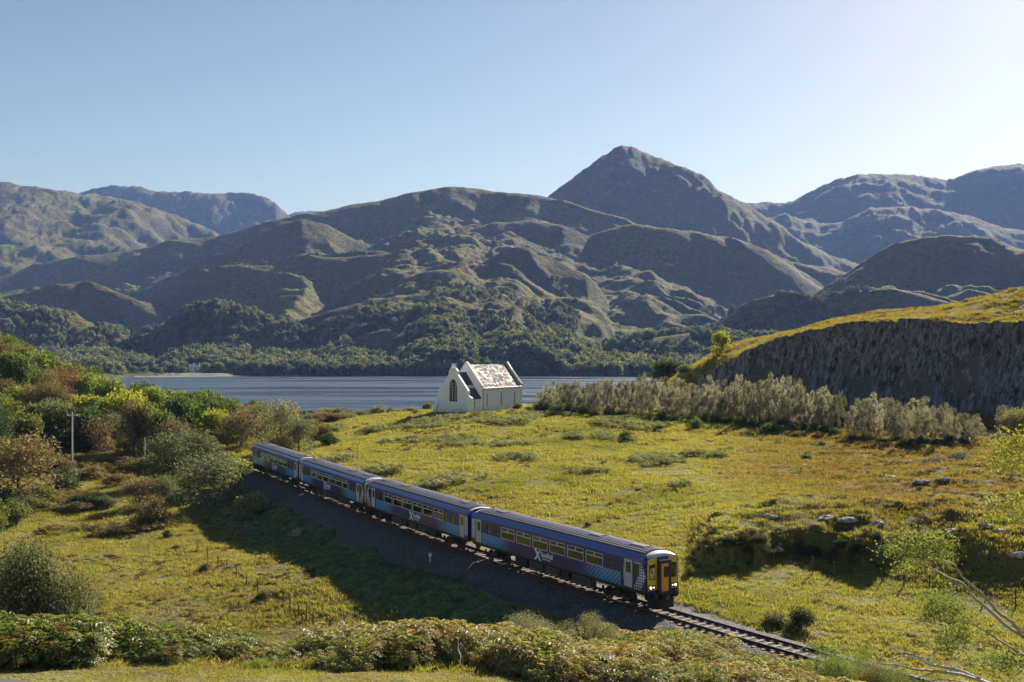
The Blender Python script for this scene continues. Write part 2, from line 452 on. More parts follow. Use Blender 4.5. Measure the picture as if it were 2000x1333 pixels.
# ------------------------------------------------------------------ far hills
def hills_material():
    t = NT('far_moorland')
    P = t.pos()
    geo = t.t.nodes.new('ShaderNodeNewGeometry')
    nz = t.sep(geo.outputs['Normal'])[2]
    z = t.sep(P)[2]
    st = t.n('ShaderNodeVectorMath', operation='MULTIPLY'); t.set(st.inputs[0], P); st.inputs[1].default_value = (1, 0.6, 1.8)
    n1 = t.noise(st.outputs[0], 0.004, 6, 0.62); n2 = t.noise(st.outputs[0], 0.022, 6, 0.65); n3 = t.noise(P, 0.10, 4, 0.7)
    c = t.ramp(n1, [(0.38, (0.085, 0.075, 0.026)), (0.50, (0.145, 0.13, 0.034)), (0.62, (0.13, 0.145, 0.030))])
    c = t.mix(t.step(n2, 0.48, 0.66), c, (0.15, 0.088, 0.036))
    c = t.mix(t.m('MULTIPLY', t.step(n3, 0.47, 0.60), 0.8), c, (0.040, 0.040, 0.022))
    rk = t.m('MULTIPLY', t.step(t.m('ADD', n2, t.m('MULTIPLY', z, 0.00016)), 0.63, 0.72), t.step(n3, 0.40, 0.52))
    c = t.mix(rk, c, (0.17, 0.16, 0.155))
    steep = t.m('SUBTRACT', 1, t.step(nz, 0.62, 0.80))
    c = t.mix(t.m('MULTIPLY', steep, 0.45), c, t.mix(n3, (0.05, 0.048, 0.04), (0.12, 0.112, 0.10)))
    low = t.m('SUBTRACT', 1, t.step(z, 10, 90))
    c = t.mix(t.m('MULTIPLY', low, 0.7), c, (0.06, 0.075, 0.025))
    t.pbr(c, 0.95, 0, t.bump(t.m('ADD', n3, t.m('MULTIPLY', n2, 2.5)), 0.75, 8.0), 0.1)
    return t.mat
M_HILLS = hills_material()
LAYERS = [
 # name, depth at crest, front slope, back slope, crest width, noise, points
 (8600, .30, .2, 120, .5, [(480, 470), (540, 440), (560, 426), (590, 415), (620, 413), (645, 419), (700, 450), (760, 500)]),
 (6600, .42, .25, 90, .8, [(-500, 480), (0, 430), (100, 400), (165, 374), (215, 362), (260, 365), (300, 376), (370, 374), (410, 378), (480, 382), (510, 391), (540, 406), (568, 426), (600, 452), (700, 520)]),
 (4700, .26, .2, 160, .40, [(-700, 330), (-200, 345), (0, 361), (90, 372), (150, 379), (240, 394), (300, 410), (350, 425), (400, 448), (460, 478), (560, 530), (700, 600)]),
 (6300, .40, .2, 90, 1.0, [(1300, 470), (1380, 425), (1440, 403), (1460, 398), (1500, 395), (1545, 396), (1580, 380), (1620, 358), (1660, 345), (1700, 341), (1760, 342), (1800, 346), (1850, 351), (1870, 346), (1900, 336), (1940, 325), (2000, 322), (2200, 326), (2700, 380)]),
 (5400, .34, .30, 50, .9, [(1440, 470), (1500, 440), (1545, 421), (1600, 440), (1650, 432), (1700, 408), (1760, 404), (1830, 412), (1900, 425), (1960, 445), (2100, 470), (2600, 500)]),
 (4300, .52, .35, 60, 1.0, [(940, 470), (1000, 430), (1070, 386), (1100, 361), (1140, 335), (1180, 304), (1200, 291), (1217, 287), (1235, 288), (1252, 294), (1280, 307), (1310, 318), (1350, 336), (1375, 350), (1400, 371), (1430, 388), (1460, 401), (1500, 428), (1550, 460), (1600, 488), (1700, 530), (1800, 600)]),
 (3300, .45, .10, 60, 1.0, [(-700, 640), (-200, 570), (0, 543), (80, 516), (150, 501), (200, 497), (300, 484), (330, 470), (420, 463), (480, 446), (560, 431), (600, 421), (650, 411), (700, 401), (740, 393), (790, 379), (830, 373), (880, 366), (930, 369), (960, 375), (1010, 379), (1060, 386), (1110, 397), (1160, 412), (1250, 440), (1350, 468), (1500, 505), (1620, 525), (1720, 560), (1800, 620)]),
 (2850, .60, .05, 25, .9, [(420, 500), (480, 475), (540, 440), (590, 427), (640, 440), (690, 468), (760, 490), (820, 500)]),
 (2900, .55, .05, 30, .9, [(820, 500), (880, 462), (960, 440), (1040, 432), (1100, 440), (1150, 462), (1195, 446), (1240, 438), (1300, 446), (1380, 460), (1450, 474), (1500, 490), (1540, 520), (1580, 550), (1640, 590)]),
 (2450, .55, .02, 25, .9, [(330, 575), (380, 548), (425, 529), (500, 526), (600, 512), (700, 503), (770, 499), (820, 504), (850, 522), (880, 556), (900, 590)]),
 (2350, .50, .12, 40, .9, [(1480, 660), (1560, 606), (1640, 552), (1700, 511), (1750, 483), (1800, 473), (1850, 467), (1900, 466), (1940, 468), (1962, 476), (1985, 489), (2060, 500), (2200, 530), (2600, 560)]),
 (2250, .55, .04, 25, .9, [(-200, 600), (-60, 588), (60, 570), (110, 557), (150, 553), (200, 566), (260, 588), (330, 622)]),
 (2250, .58, .06, 22, .9, [(860, 575), (900, 546), (930, 526), (960, 513), (1000, 501), (1035, 493), (1075, 510), (1110, 524), (1145, 535), (1165, 555), (1185, 585), (1200, 620)]),
 (2050, .58, .06, 20, .9, [(680, 615), (740, 574), (780, 552), (820, 535), (850, 530), (890, 531), (920, 545), (935, 562), (950, 600)]),
 (1850, .50, .06, 22, .9, [(1400, 640), (1450, 610), (1520, 590), (1600, 600), (1660, 580), (1740, 570), (1820, 585), (1900, 610), (2000, 625), (2200, 640)]),
 (1780, .50, .06, 22, .8, [(680, 655), (740, 602), (780, 582), (850, 571), (900, 576), (950, 589), (1000, 606), (1060, 622), (1110, 640), (1140, 658), (1170, 690)]),
 (1660, .50, .06, 20, .8, [(500, 665), (540, 645), (600, 622), (650, 605), (700, 592), (725, 596), (770, 613), (810, 640)]),
 (1600, .46, .06, 22, .8, [(-500, 560), (-200, 585), (0, 604), (120, 616), (200, 642), (260, 660), (300, 648), (340, 618), (375, 604), (425, 600), (475, 608), (530, 622), (600, 645), (660, 680)]),
 (1520, .40, .06, 22, .7, [(1100, 705), (1160, 685), (1230, 668), (1300, 657), (1350, 652), (1400, 655), (1450, 664), (1550, 670), (1650, 680)]),
]
BENCH = {3300: (95, .20), 2850: (80, .21), 2900: (150, .17), 2450: (75, .19), 2350: (90, .20), 2250: (62, .13), 2050: (55, .13), 1850: (50, .13), 1780: (48, .12), 1660: (42, .12), 1600: (52, .12), 1520: (34, .12)}
def hills_z(px, D, detail=True):
    x = (px - 1000) / FPX * D
    ysh = np.interp(px, [-700, 250, 300, 450, 520, 1300, 2700], [740, 738, 738, 736.5, 734.5, 735, 742])
    Ds = FPX * CZ / (ysh - HOR)
    flat = np.interp(px, [200, 300, 430, 520], [0, 1, 1, 0]) * 190
    b = (D - Ds - flat) * 0.052
    b = np.where(D < Ds + flat, np.minimum((D - Ds) * 0.010, 1.6), b + 1.2)
    b = np.where(D < Ds, (D - Ds) * 0.05, b)
    b = np.minimum(b, 60 + (D - 2400) * 0.02)
    land = sstep(0, 60, D - Ds)
    wx = x + 60 * fbm(x / 500, D / 500, 3, 71); wy = D + 60 * fbm(x / 500, D / 500, 3, 77)
    N1 = ridged(wx / 420, wy / 260, 5, 81, 0.5) - 0.5
    N2 = (ridged(wx / 150, wy / 75, 5, 91, 0.55) - 0.45) * 1.6
    N3 = fbm(wx / 36, wy / 26, 4, 95, 0.6)
    H = b + land * (N2 * 6 + N3 * 2)
    for (Dc, sf, sb, w, na, pts) in LAYERS:
        P = np.array(pts, float)
        ta = np.abs(D - Dc)
        pw = px + (70 * fbm(x / 240, D / 170, 3, 61 + int(Dc) % 53) + 26 * fbm(x / 70, D / 60, 2, 67)) * sstep(15, 320, ta)
        py = np.interp(pw, P[:, 0], P[:, 1])
        # fall away beyond the ends of the outline
        py = py + np.maximum(0, P[0, 0] - pw) * (0.5 if Dc > 2500 else 1.0) + np.maximum(0, pw - P[-1, 0]) * (0.5 if Dc > 2500 else 1.0)
        Dk = Dc * (1 + 0.05 * fbm(px / 260, px * 0, 3, int(Dc) % 97))
        Hk = CZ - (py - HOR) / FPX * Dk
        t = D - Dk
        a = np.sqrt(t * t + w * w) - w
        sfv = sf * 1.7 * (1 + 0.35 * fbm(x / 300, D / 900, 2, 7 + int(Dc) % 89))
        h1, g = BENCH.get(Dc, (0, 0))
        st = sfv * a
        if h1:
            h1v = h1 * (1 + 0.5 * fbm(x / 180, D * 0 + Dc, 3, 13))
            k = 6.0
            alt = h1v + g * a
            st = np.where(t < 0, -k * np.logaddexp(-st / k, -alt / k), st)
        h = Hk - np.where(t < 0, st, sb * a)
        near = sstep(0, 260, np.abs(t)) if Dc > 2600 else sstep(0, 110, np.abs(t))
        amp = np.clip(h - 5, 6, 500)
        h = h + near * na * (N1 * np.minimum(amp * 0.24, 64 if Dc > 4000 else 40) + N2 * np.minimum(amp * 0.085, 20)) + na * N3 * np.minimum(amp * 0.06, 9.0) * (0.35 + 0.65 * near)
        H = np.maximum(H, h)
    per = np.where(D < 3300, 105.0, 230.0)
    ph = (D + 150 * fbm(x / 420, D / 380, 3, 131) + 0.22 * x) / per
    fr = ph - np.floor(ph)
    A = np.where(D < 3300, 24, 16) * np.clip(1.9 * (vnoise(x / 170, D / 240, 141) - .30), 0, 1) * np.clip((H - 12) / 90, 0, 1)
    H = H + A * (sstep(0, .30, fr) - fr)
    H = H + sstep(3300, 3700, D) * np.clip(H / 200, 0, 1) * (14 * (ridged(wx / 75, wy / 110, 4, 151, 0.6) - 0.45) + 7 * fbm(x / 24, D / 60, 3, 157))
    fl = (px > 240) & (px < 480) & (D < Ds + 130)
    H = np.where(fl, np.minimum(H, 0.1 + np.maximum(D - Ds, -100) * 0.018), H)
    H = np.where(D < Ds + 20, np.minimum(H, np.maximum((D - Ds) * 0.3, -20)), H)
    return H
def build_hills():
    px = np.linspace(-700, 2700, 1150)
    D = np.concatenate([np.geomspace(1150, 3400, 330)[:-1], np.geomspace(3400, 9400, 250)])
    PXg, Dg = np.meshgrid(px, D)
    Z = hills_z(PXg, Dg)
    X = (PXg - 1000) / FPX * Dg
    m, k = Z.shape; idx = np.arange(m * k).reshape(m, k)
    F = np.stack([idx[:-1, :-1], idx[:-1, 1:], idx[1:, 1:], idx[1:, :-1]], -1).reshape(-1, 4)
    # drop what lies under the loch
    me = make_mesh('hills', np.stack([X.ravel(), Dg.ravel(), Z.ravel()], -1), F, M_HILLS, True)
    tag(add_obj('hills', me), kind='structure')
    return float(Z.max()), float(Z.min())
HZMAX, HZMIN = build_hills()

# ------------------------------------------------------------------ loch
def water_material():
    t = NT('loch_water')
    P = t.pos()
    st = t.n('ShaderNodeVectorMath', operation='MULTIPLY'); t.set(st.inputs[0], P); st.inputs[1].default_value = (0.35, 1, 1)
    w1 = t.noise(st.outputs[0], 0.9, 4, 0.6); w2 = t.noise(st.outputs[0], 0.12, 3, 0.5)
    s3 = t.n('ShaderNodeVectorMath', operation='MULTIPLY'); t.set(s3.inputs[0], P); s3.inputs[1].default_value = (0.16, 1, 1)
    gust = t.noise(s3.outputs[0], 0.022, 4, 0.65)
    rough = t.m('ADD', 0.08, t.m('MULTIPLY', t.step(gust, 0.40, 0.56), 0.30))
    h = t.m('ADD', w1, t.m('MULTIPLY', w2, 2.0))
    b = t.t.nodes.new('ShaderNodeBump'); b.inputs['Distance'].default_value = 0.6
    t.set(b.inputs['Height'], h); t.set(b.inputs['Strength'], t.m('ADD', 0.45, t.m('MULTIPLY', t.step(gust, 0.38, 0.60), 0.55)))
    t.pbr((0.030, 0.046, 0.070), rough, 0, b.outputs[0], 0.5)
    return t.mat
wm = make_mesh('water', [(-1600, 250, 0), (1900, 250, 0), (1900, 1500, 0), (-1600, 1500, 0)], [(0, 1, 2, 3)], water_material())
tag(add_obj('water', wm), kind='structure')

# beach on the far side of the loch
def build_beach():
    px = np.linspace(262, 455, 90); v = np.linspace(0, 1, 12)
    G, Vv = np.meshgrid(px, v)
    ysh = np.interp(G, [250, 300, 450, 520], [738, 738, 736.5, 734.5]); Ds = FPX * CZ / (ysh - HOR)
    wid = 60 + 35 * np.sin((G - 262) / 193 * math.pi) + 20 * fbm(G / 20, G * 0, 3, 3)
    D = Ds + 6 + Vv * wid; Z = np.minimum(hills_z(G, D), 0.15 + Vv * 2.0) + 0.25
    X = (G - 1000) / FPX * D; m, k = Z.shape; idx = np.arange(m * k).reshape(m, k)
    F = np.stack([idx[:-1, :-1], idx[:-1, 1:], idx[1:, 1:], idx[1:, :-1]], -1).reshape(-1, 4)
    tag(add_obj('beach', make_mesh('beach', np.stack([X.ravel(), D.ravel(), Z.ravel()], -1), F, simple('pale_sand', (0.14, 0.125, 0.10), 0.9, scale=0.05), True)), kind='structure')
build_beach()

# ------------------------------------------------------------------ haze
hz = MB().box(-7500, 8500, -60, 9700, min(HZMIN, -30) - 1.0, max(HZMAX, 100) + 25)
t = NT('valley_haze')
vol = t.t.nodes.new('ShaderNodeVolumePrincipled')
vol.inputs['Color'].default_value = (0.245, 0.41, 0.86, 1)
vol.inputs['Density'].default_value = 0.00006
vol.inputs['Anisotropy'].default_value = 0.0
t.t.links.new(vol.outputs[0], t.out.inputs['Volume'])
haze = hz.build('haze', t.mat)
tag(haze, kind='stuff')
HAZE = haze
# ------------------------------------------------------------------ railway track
def ribbon(offs, s0, s1, ds, jitter=0.0, seed=1):
    """sweep a cross-section [(offset, z), ...] along the track"""
    S = np.arange(s0, s1, ds); n = len(offs)
    V = []
    for i, s in enumerate(S):
        for j, (o, z) in enumerate(offs):
            jo = 0
            if jitter and (j == 0 or j == n - 1): jo = jitter * float(fbm(np.array([s / 3.0]), np.array([j * 9.0]), 3, seed)[0])
            x, y, _ = path_at(s, o + jo); V.append((x, y, z))
    F = []
    for i in range(len(S) - 1):
        for j in range(n - 1):
            F.append((i * n + j, i * n + j + 1, (i + 1) * n + j + 1, (i + 1) * n + j))
    return V, F, S

def ballast_material():
    t = NT('grey_ballast')
    P = t.pos()
    v = t.n('ShaderNodeTexVoronoi'); t.set(v.inputs['Vector'], P); v.inputs['Scale'].default_value = 11
    v2 = t.n('ShaderNodeTexVoronoi'); t.set(v2.inputs['Vector'], P); v2.inputs['Scale'].default_value = 4
    c = t.mix(t.sep(v.outputs['Color'])[0], (0.04, 0.04, 0.045), (0.18, 0.172, 0.17))
    c = t.mix(t.m('MULTIPLY', t.sep(v2.outputs['Color'])[1], 0.4), c, (0.09, 0.085, 0.085))
    c = t.mix(t.step(t.noise(P, 0.8, 4), 0.52, 0.7), c, (0.075, 0.075, 0.05))
    t.pbr(c, 0.9, 0, t.bump(t.m('ADD', v.outputs['Distance'], v2.outputs['Distance']), 1.0, 0.08), 0.2)
    return t.mat
def build_track():
    root = empty('railway_track', (*path_at(0)[:2], RAILZ - 0.6))
    tag(root, 'single railway line on grey ballast crossing the moor under the blue train', 'railway track')
    inv = Matrix.Translation(-root.location)
    def local(me): me.transform(inv); return me
    z = RAILZ
    offs = [(-3.9, z - 1.25), (-2.9, z - 0.62), (-1.9, z - 0.26), (-0.9, z - 0.235), (-0.4, z - 0.20), (0.4, z - 0.20), (0.9, z - 0.235), (1.9, z - 0.26), (2.7, z - 0.72), (3.3, z - 1.14), (3.9, z - 1.60), (4.4, z - 1.95)]
    V, F, S = ribbon(offs, -60, 200, 0.45, 0.9)
    V = np.array(V); j = np.arange(len(V)) % len(offs)
    rel = V[:, 2] - z
    V[:, 2] += np.where(rel < -0.22, 1, 0.25) * 0.12 * fbm(V[:, 0] * 1.3, V[:, 1] * 1.3, 3, 201)
    g = ground_z(V[:, 0], V[:, 1])
    edge = (j == 0) | (j >= len(offs) - 1)
    V[:, 2] = np.where(edge, g - 0.06, np.where(np.abs(rel) > 0.5, np.maximum(V[:, 2], g + 0.05), V[:, 2]))
    me = make_mesh('ballast', V, F, ballast_material(), True)
    add_obj('ballast', local(me), root)
    rust = simple('rusty_rail', (0.085, 0.045, 0.035), 0.6, 0.4, 0.3, 3)
    shine = simple('worn_rail_head', (0.32, 0.31, 0.33), 0.22, 1.0, 0.1)
    for side in (-0.7525, 0.7525):
        prof = [(-.07, -.159), (-.07, -.14), (-.012, -.12), (-.012, -.04), (-.036, -.03), (-.036, -.004), (-.03, 0), (.03, 0), (.036, -.004), (.036, -.03), (.012, -.04), (.012, -.12), (.07, -.14), (.07, -.159)]
        V, F, S = ribbon([(side + a, z + b) for a, b in prof], -60, 225, 1.5)
        me = make_mesh('rail', V, F, [rust, shine]); k = len(prof) - 1
        mi = np.array([1 if (i % k) in (6,) else 0 for i in range(len(F))], dtype=np.int32); me.polygons.foreach_set('material_index', mi)
        add_obj('rail', local(me), root)
    wood = simple('weathered_sleeper', (0.17, 0.125, 0.09), 0.85, 0, 0.35, 5)
    sm = MB().box(-1.28, 1.28, -0.125, 0.125, -0.30, -0.165)
    for q in (-0.7525, 0.7525): sm.box(q - 0.17, q + 0.17, -0.075, 0.075, -0.165, -0.155)
    me = sm.mesh('sleeper', wood)
    for i, s in enumerate(np.arange(-32, 165, 0.70)):
        x, y, th = path_at(s)
        o = add_obj('sleeper', me, root, Vector((x, y, z)) - root.location)
        o.rotation_euler = (0, 0, th + random.uniform(-.01, .01))
build_track()

# ------------------------------------------------------------------ train
def nm(t, oc, fn): pass
def livery_material():
    t = NT('blue_livery_paint')
    oc = t.n('ShaderNodeTexCoord').outputs['Object']
    x, y, z = t.sep(oc)[:3]
    u = t.m('ADD', x, 11.5)                        # 0 at the plain end, 23 at the cab
    fromcab = t.m('SUBTRACT', 23.0, u)
    base = t.mix(t.step(z, 3.15, 3.35), (0.024, 0.024, 0.17), (0.035, 0.085, 0.36))
    base = t.mix(t.m('SUBTRACT', 1, t.step(z, 1.5, 1.95)), base, (0.012, 0.011, 0.12))  # darker foot of the sides: ground reflection painted into the colour
    # pale blue woven pattern at both ends, below the windows, fading towards the middle
    def lattice(sc):
        a = t.m('MULTIPLY', t.m('ADD', t.m('MULTIPLY', u, 0.8), z), sc); b = t.m('MULTIPLY', t.m('SUBTRACT', t.m('MULTIPLY', u, 0.8), z), sc)
        la = t.m('ABSOLUTE', t.m('SUBTRACT', t.m('FRACT', a), 0.5)); lb = t.m('ABSOLUTE', t.m('SUBTRACT', t.m('FRACT', b), 0.5))
        return t.m('MINIMUM', la, lb), t.m('MAXIMUM', la, lb)
    lo, hi = lattice(2.9)
    end1 = t.m('MULTIPLY', t.step(u, 1.72, 1.73), t.m('SUBTRACT', 1, t.step(u, 3.0, 7.0)))
    end2 = t.m('MULTIPLY', t.step(fromcab, 2.72, 2.73), t.m('SUBTRACT', 1, t.step(fromcab, 4.2, 8.2)))
    ends = t.m('MAXIMUM', end1, end2)
    band = t.m('MULTIPLY', t.m('SUBTRACT', 1, t.step(z, 2.20, 2.26)), t.m('GREATER_THAN', z, 1.35))
    fade = t.m('MULTIPLY', ends, band)
    weave = t.m('LESS_THAN', lo, t.m('MULTIPLY', fade, 0.20))
    sky_ = t.mix(t.step(z, 1.35, 2.2), (0.02, 0.38, 0.80), (0.22, 0.42, 0.80))
    base = t.mix(t.m('MULTIPLY', fade, 0.35), base, (0.006, 0.10, 0.40))
    base = t.mix(t.m('MULTIPLY', weave, t.m('MULTIPLY', t.step(fade, 0.0, 0.35), 0.9)), base, sky_)
    # white dotted chevron at the ends
    def dots(pitch):
        fx = t.m('SUBTRACT', t.m('FRACT', t.m('DIVIDE', u, pitch)), 0.5); fz = t.m('SUBTRACT', t.m('FRACT', t.m('DIVIDE', z, pitch)), 0.5)
        return t.m('MAXIMUM', t.m('ABSOLUTE', fx), t.m('ABSOLUTE', fz))
    d = dots(0.19)
    arc = t.m('MULTIPLY', t.m('ABSOLUTE', t.m('SUBTRACT', z, 2.35)), 0.62)            # chevron pointing to the cab
    e1 = t.m('ADD', 0.08, t.m('MULTIPLY', arc, 0.8)); e0 = t.m('ADD', 0.80, t.m('MULTIPLY', arc, 1.0))
    chev = t.m('MULTIPLY', t.m('GREATER_THAN', fromcab, e1), t.m('LESS_THAN', fromcab, e0))
    chev = t.m('MULTIPLY', chev, t.m('MULTIPLY', t.m('GREATER_THAN', z, 1.38), t.m('LESS_THAN', z, 3.3)))
    size = t.m('SUBTRACT', 0.38, t.m('MULTIPLY', t.m('ABSOLUTE', t.m('SUBTRACT', z, 2.3)), 0.13))
    base = t.mix(t.m('MULTIPLY', chev, t.m('LESS_THAN', d, size)), base, (0.78, 0.80, 0.86))
    plain = t.m('MULTIPLY', t.m('LESS_THAN', u, 0.62), t.m('MULTIPLY', t.m('GREATER_THAN', z, 1.6), t.m('LESS_THAN', z, 3.2)))
    d2 = t.m('MAXIMUM', t.m('ABSOLUTE', t.m('SUBTRACT', t.m('FRACT', t.m('DIVIDE', z, 0.14)), 0.5)), t.m('MULTIPLY', t.m('ABSOLUTE', t.m('SUBTRACT', t.m('FRACT', t.m('DIVIDE', u, 0.14)), 0.5)), 0.9))
    base = t.mix(t.m('MULTIPLY', plain, t.m('LESS_THAN', d2, 0.40)), base, (0.66, 0.67, 0.74))
    # travel grime low down
    g = t.m('MULTIPLY', t.m('SUBTRACT', 1, t.step(z, 1.25, 1.75)), t.noise(oc, 1.6, 5, 0.7))
    base = t.mix(t.m('MULTIPLY', g, 0.5), base, (0.07, 0.055, 0.045))
    st = t.n('ShaderNodeVectorMath', operation='MULTIPLY'); t.set(st.inputs[0], oc); st.inputs[1].default_value = (0.35, 1, 0.8)
    wob = t.noise(st.outputs[0], 1.1, 2)
    t.pbr(base, 0.30, 0, t.bump(wob, 0.25, 0.10), 0.45, coat=0.25)
    return t.mat
def glass_material():
    t = NT('train_window_glass')
    tr = t.n('ShaderNodeBsdfTransparent'); tr.inputs[0].default_value = (0.62, 0.66, 0.60, 1)
    gl = t.n('ShaderNodeBsdfGlossy'); gl.inputs['Roughness'].default_value = 0.04; gl.inputs[0].default_value = (0.85, 0.9, 1, 1)
    fr = t.n('ShaderNodeFresnel'); fr.inputs[0].default_value = 1.5
    mx = t.n('ShaderNodeMixShader'); t.set(mx.inputs[0], t.m('ADD', t.m('MULTIPLY', fr.outputs[0], 1.4), 0.05, clamp=True))
    t.t.links.new(tr.outputs[0], mx.inputs[1]); t.t.links.new(gl.outputs[0], mx.inputs[2]); t.t.links.new(mx.outputs[0], t.out.inputs[0])
    return t.mat
TM = dict(
    livery=livery_material(), glass=glass_material(),
    white=simple('pale_frame', (0.62, 0.62, 0.63), 0.45), doorw=simple('door_grey', (0.50, 0.50, 0.49), 0.5, var=0.1),
    roof=simple('dark_roof', (0.028, 0.027, 0.05), 0.5, 0, 0.3, 1.2), rib=simple('roof_rib', (0.20, 0.195, 0.25), 0.4, 0.2, 0.2, 2),
    cream=simple('pale_dome', (0.58, 0.56, 0.53), 0.5, 0, 0.12, 2), yellow=simple('warning_yellow', (0.80, 0.50, 0.015), 0.45, 0, 0.08, 3),
    orange=simple('gangway_door', (0.78, 0.38, 0.04), 0.5, 0, 0.1, 3), rubber=simple('black_rubber', (0.04, 0.042, 0.05), 0.65, 0, 0.3, 4),
    under=simple('sooty_underframe', (0.035, 0.031, 0.028), 0.75, 0.2, 0.45, 3), steel=simple('wheel_steel', (0.14, 0.11, 0.09), 0.45, 0.7, 0.3, 5),
    dark=simple('dark_interior', (0.05, 0.055, 0.07), 0.8), seat=simple('seat_moquette', (0.03, 0.06, 0.17), 0.9), inner=simple('lining', (0.42, 0.42, 0.40), 0.7),
    letter=simple('white_lettering', (0.80, 0.80, 0.82), 0.5, var=0.02), grille=simple('grey_box', (0.10, 0.10, 0.105), 0.7, 0.1, 0.35, 4))
_tl = NT('headlight_lens'); _tl.pbr((0.9, 0.9, 0.85), 0.2, emis=(1, 0.93, 0.8), estr=1.3); TM['lamp'] = _tl.mat
_tm = NT('marker_lens'); _tm.pbr((0.8, 0.78, 0.6), 0.2, emis=(1, 0.9, 0.7), estr=0.6); TM['marker'] = _tm.mat

HALF = 1.36
def car_layout():
    """openings along one side, measured from the cab end: (kind, u0, u1, z0, z1)"""
    L = [('cab_window', 0.78, 1.28, 2.30, 3.02), ('door', 1.50, 2.42, 1.38, 3.24), ('small', 3.50, 4.15, 2.22, 3.08)]
    for k in range(6): L.append(('window', 4.75 + 2.30 * k, 6.78 + 2.30 * k, 2.20, 3.12))
    L += [('small', 18.46, 19.10, 2.22, 3.08), ('small', 19.78, 20.46, 2.22, 3.08), ('door', 21.38, 22.30, 1.38, 3.24)]
    return L
def text_mesh(body, size, mat, bold=0.0):
    cu = bpy.data.curves.new('lettering', 'FONT'); cu.body = body; cu.size = size; cu.offset = bold; cu.extrude = 0.004
    cu.space_character = 0.95
    o = bpy.data.objects.new('tmp_text', cu); COL.objects.link(o)
    bpy.context.view_layer.update()
    me = bpy.data.meshes.new_from_object(o.evaluated_get(bpy.context.evaluated_depsgraph_get()))
    COL.objects.unlink(o); bpy.data.objects.remove(o)
    me.materials.clear(); me.materials.append(mat)
    return me
def make_carriage(label):
    root = empty('train_carriage')
    tag(root, label, 'train carriage', 'carriages of the blue train')
    # ---- side walls with real openings
    b = MB(); lay = car_layout()
    us = sorted({0.0, 23.0, *[round(v, 3) for l in lay for v in l[1:3]]})
    zs = [1.28, 1.38, 2.20, 2.22, 2.30, 3.02, 3.08, 3.12, 3.24, 3.32]
    def inside(u, z): return any(l[1] < u < l[2] and l[3] < z < l[4] for l in lay)
    for sy in (-1, 1):
        for i in range(len(us) - 1):
            for j in range(len(zs) - 1):
                u0, u1, z0, z1 = us[i], us[i + 1], zs[j], zs[j + 1]
                if inside((u0 + u1) / 2, (z0 + z1) / 2): continue
                X0, X1 = 11.5 - u0, 11.5 - u1
                b.add([(X0, sy * HALF, z0), (X1, sy * HALF, z0), (X1, sy * HALF, z1), (X0, sy * HALF, z1)], [(0, 1, 2, 3)], 0)
                b.add([(X0, sy * (HALF - .07), z0), (X1, sy * (HALF - .07), z0), (X1, sy * (HALF - .07), z1), (X0, sy * (HALF - .07), z1)], [(3, 2, 1, 0)], 1)
        for (k, u0, u1, z0, z1) in lay:       # reveals
            X0, X1 = 11.5 - u0, 11.5 - u1; a, c = sy * HALF, sy * (HALF - .07)
            b.add([(X0, a, z0), (X1, a, z0), (X1, c, z0), (X0, c, z0)], [(0, 1, 2, 3)], 2); b.add([(X0, a, z1), (X1, a, z1), (X1, c, z1), (X0, c, z1)], [(0, 1, 2, 3)], 2)
            for X in (X0, X1): b.add([(X, a, z0), (X, a, z1), (X, c, z1), (X, c, z0)], [(0, 1, 2, 3)], 2)
    # cove, floor, ceiling, end walls
    prof = [(HALF, 3.32), (1.345, 3.42), (1.30, 3.53), (1.21, 3.63), (1.07, 3.70)]
    n = len(prof)
    for sy in (-1, 1):
        V = [(X, sy * y, z) for X in (11.28, -11.5) for y, z in prof]
        b.add(V, [(i, i + 1, n + i + 1, n + i) for i in range(n - 1)], 0)
    b.box(-11.45, 11.2, -1.29, 1.29, 1.22, 1.34, 2)
    b.add([(11.2, -1.29, 3.35), (11.2, 1.29, 3.35), (-11.45, 1.29, 3.35), (-11.45, -1.29, 3.35)], [(0, 1, 2, 3)], 1)
    b.build('body', [TM['livery'], TM['inner'], TM['dark']], root)
    # ---- ribbed roof
    r = MB(); rp = [(-1.08, 3.70), (-0.9, 3.775), (-0.6, 3.85), (-0.3, 3.895), (0, 3.91), (0.3, 3.895), (0.6, 3.85), (0.9, 3.775), (1.08, 3.70)]
    V = [(X, y, z) for X in (10.98, -11.1) for y, z in rp]; n = len(rp)
    r.add(V, [(i, n + i, n + i + 1, i + 1) for i in range(n - 1)], 0)
    for sy in (-1, 1): r.box(-11.1, 10.98, sy * 1.075 - 0.02, sy * 1.075 + 0.02, 3.69, 3.735, 1)
    roof = r.build('roof', [TM['roof'], TM['rib']], root, True)
    roof.data.polygons.foreach_set('use_smooth', np.array([i < 8 for i in range(len(roof.data.polygons))]))
    for y in np.linspace(-0.94, 0.94, 9):
        z = 3.91 - 0.18 * (abs(y) / 1.08) ** 2.0
        MB().box(-11.05, 10.93, y - 0.045, y + 0.045, z - 0.015, z + 0.075).build('roof_rib', TM['rib'], roof)
    for X, w in ((9.2, .9), (4.3, .8), (-8.6, .7)):
        v = MB().box(X - w, X + w, -0.42, 0.42, 3.915, 3.985); v.box(X - w + .12, X + w - .12, -0.34, 0.34, 3.985, 4.03, 1)
        v.build('roof_vent', [TM['rib'], TM['rubber']], root)
    MB().tube([(-10.4, .1, 3.9), (-10.4, .1, 4.25)], .035).box(-10.55, -10.25, -.05, .25, 3.9, 3.98).build('aerial', TM['rubber'], root)
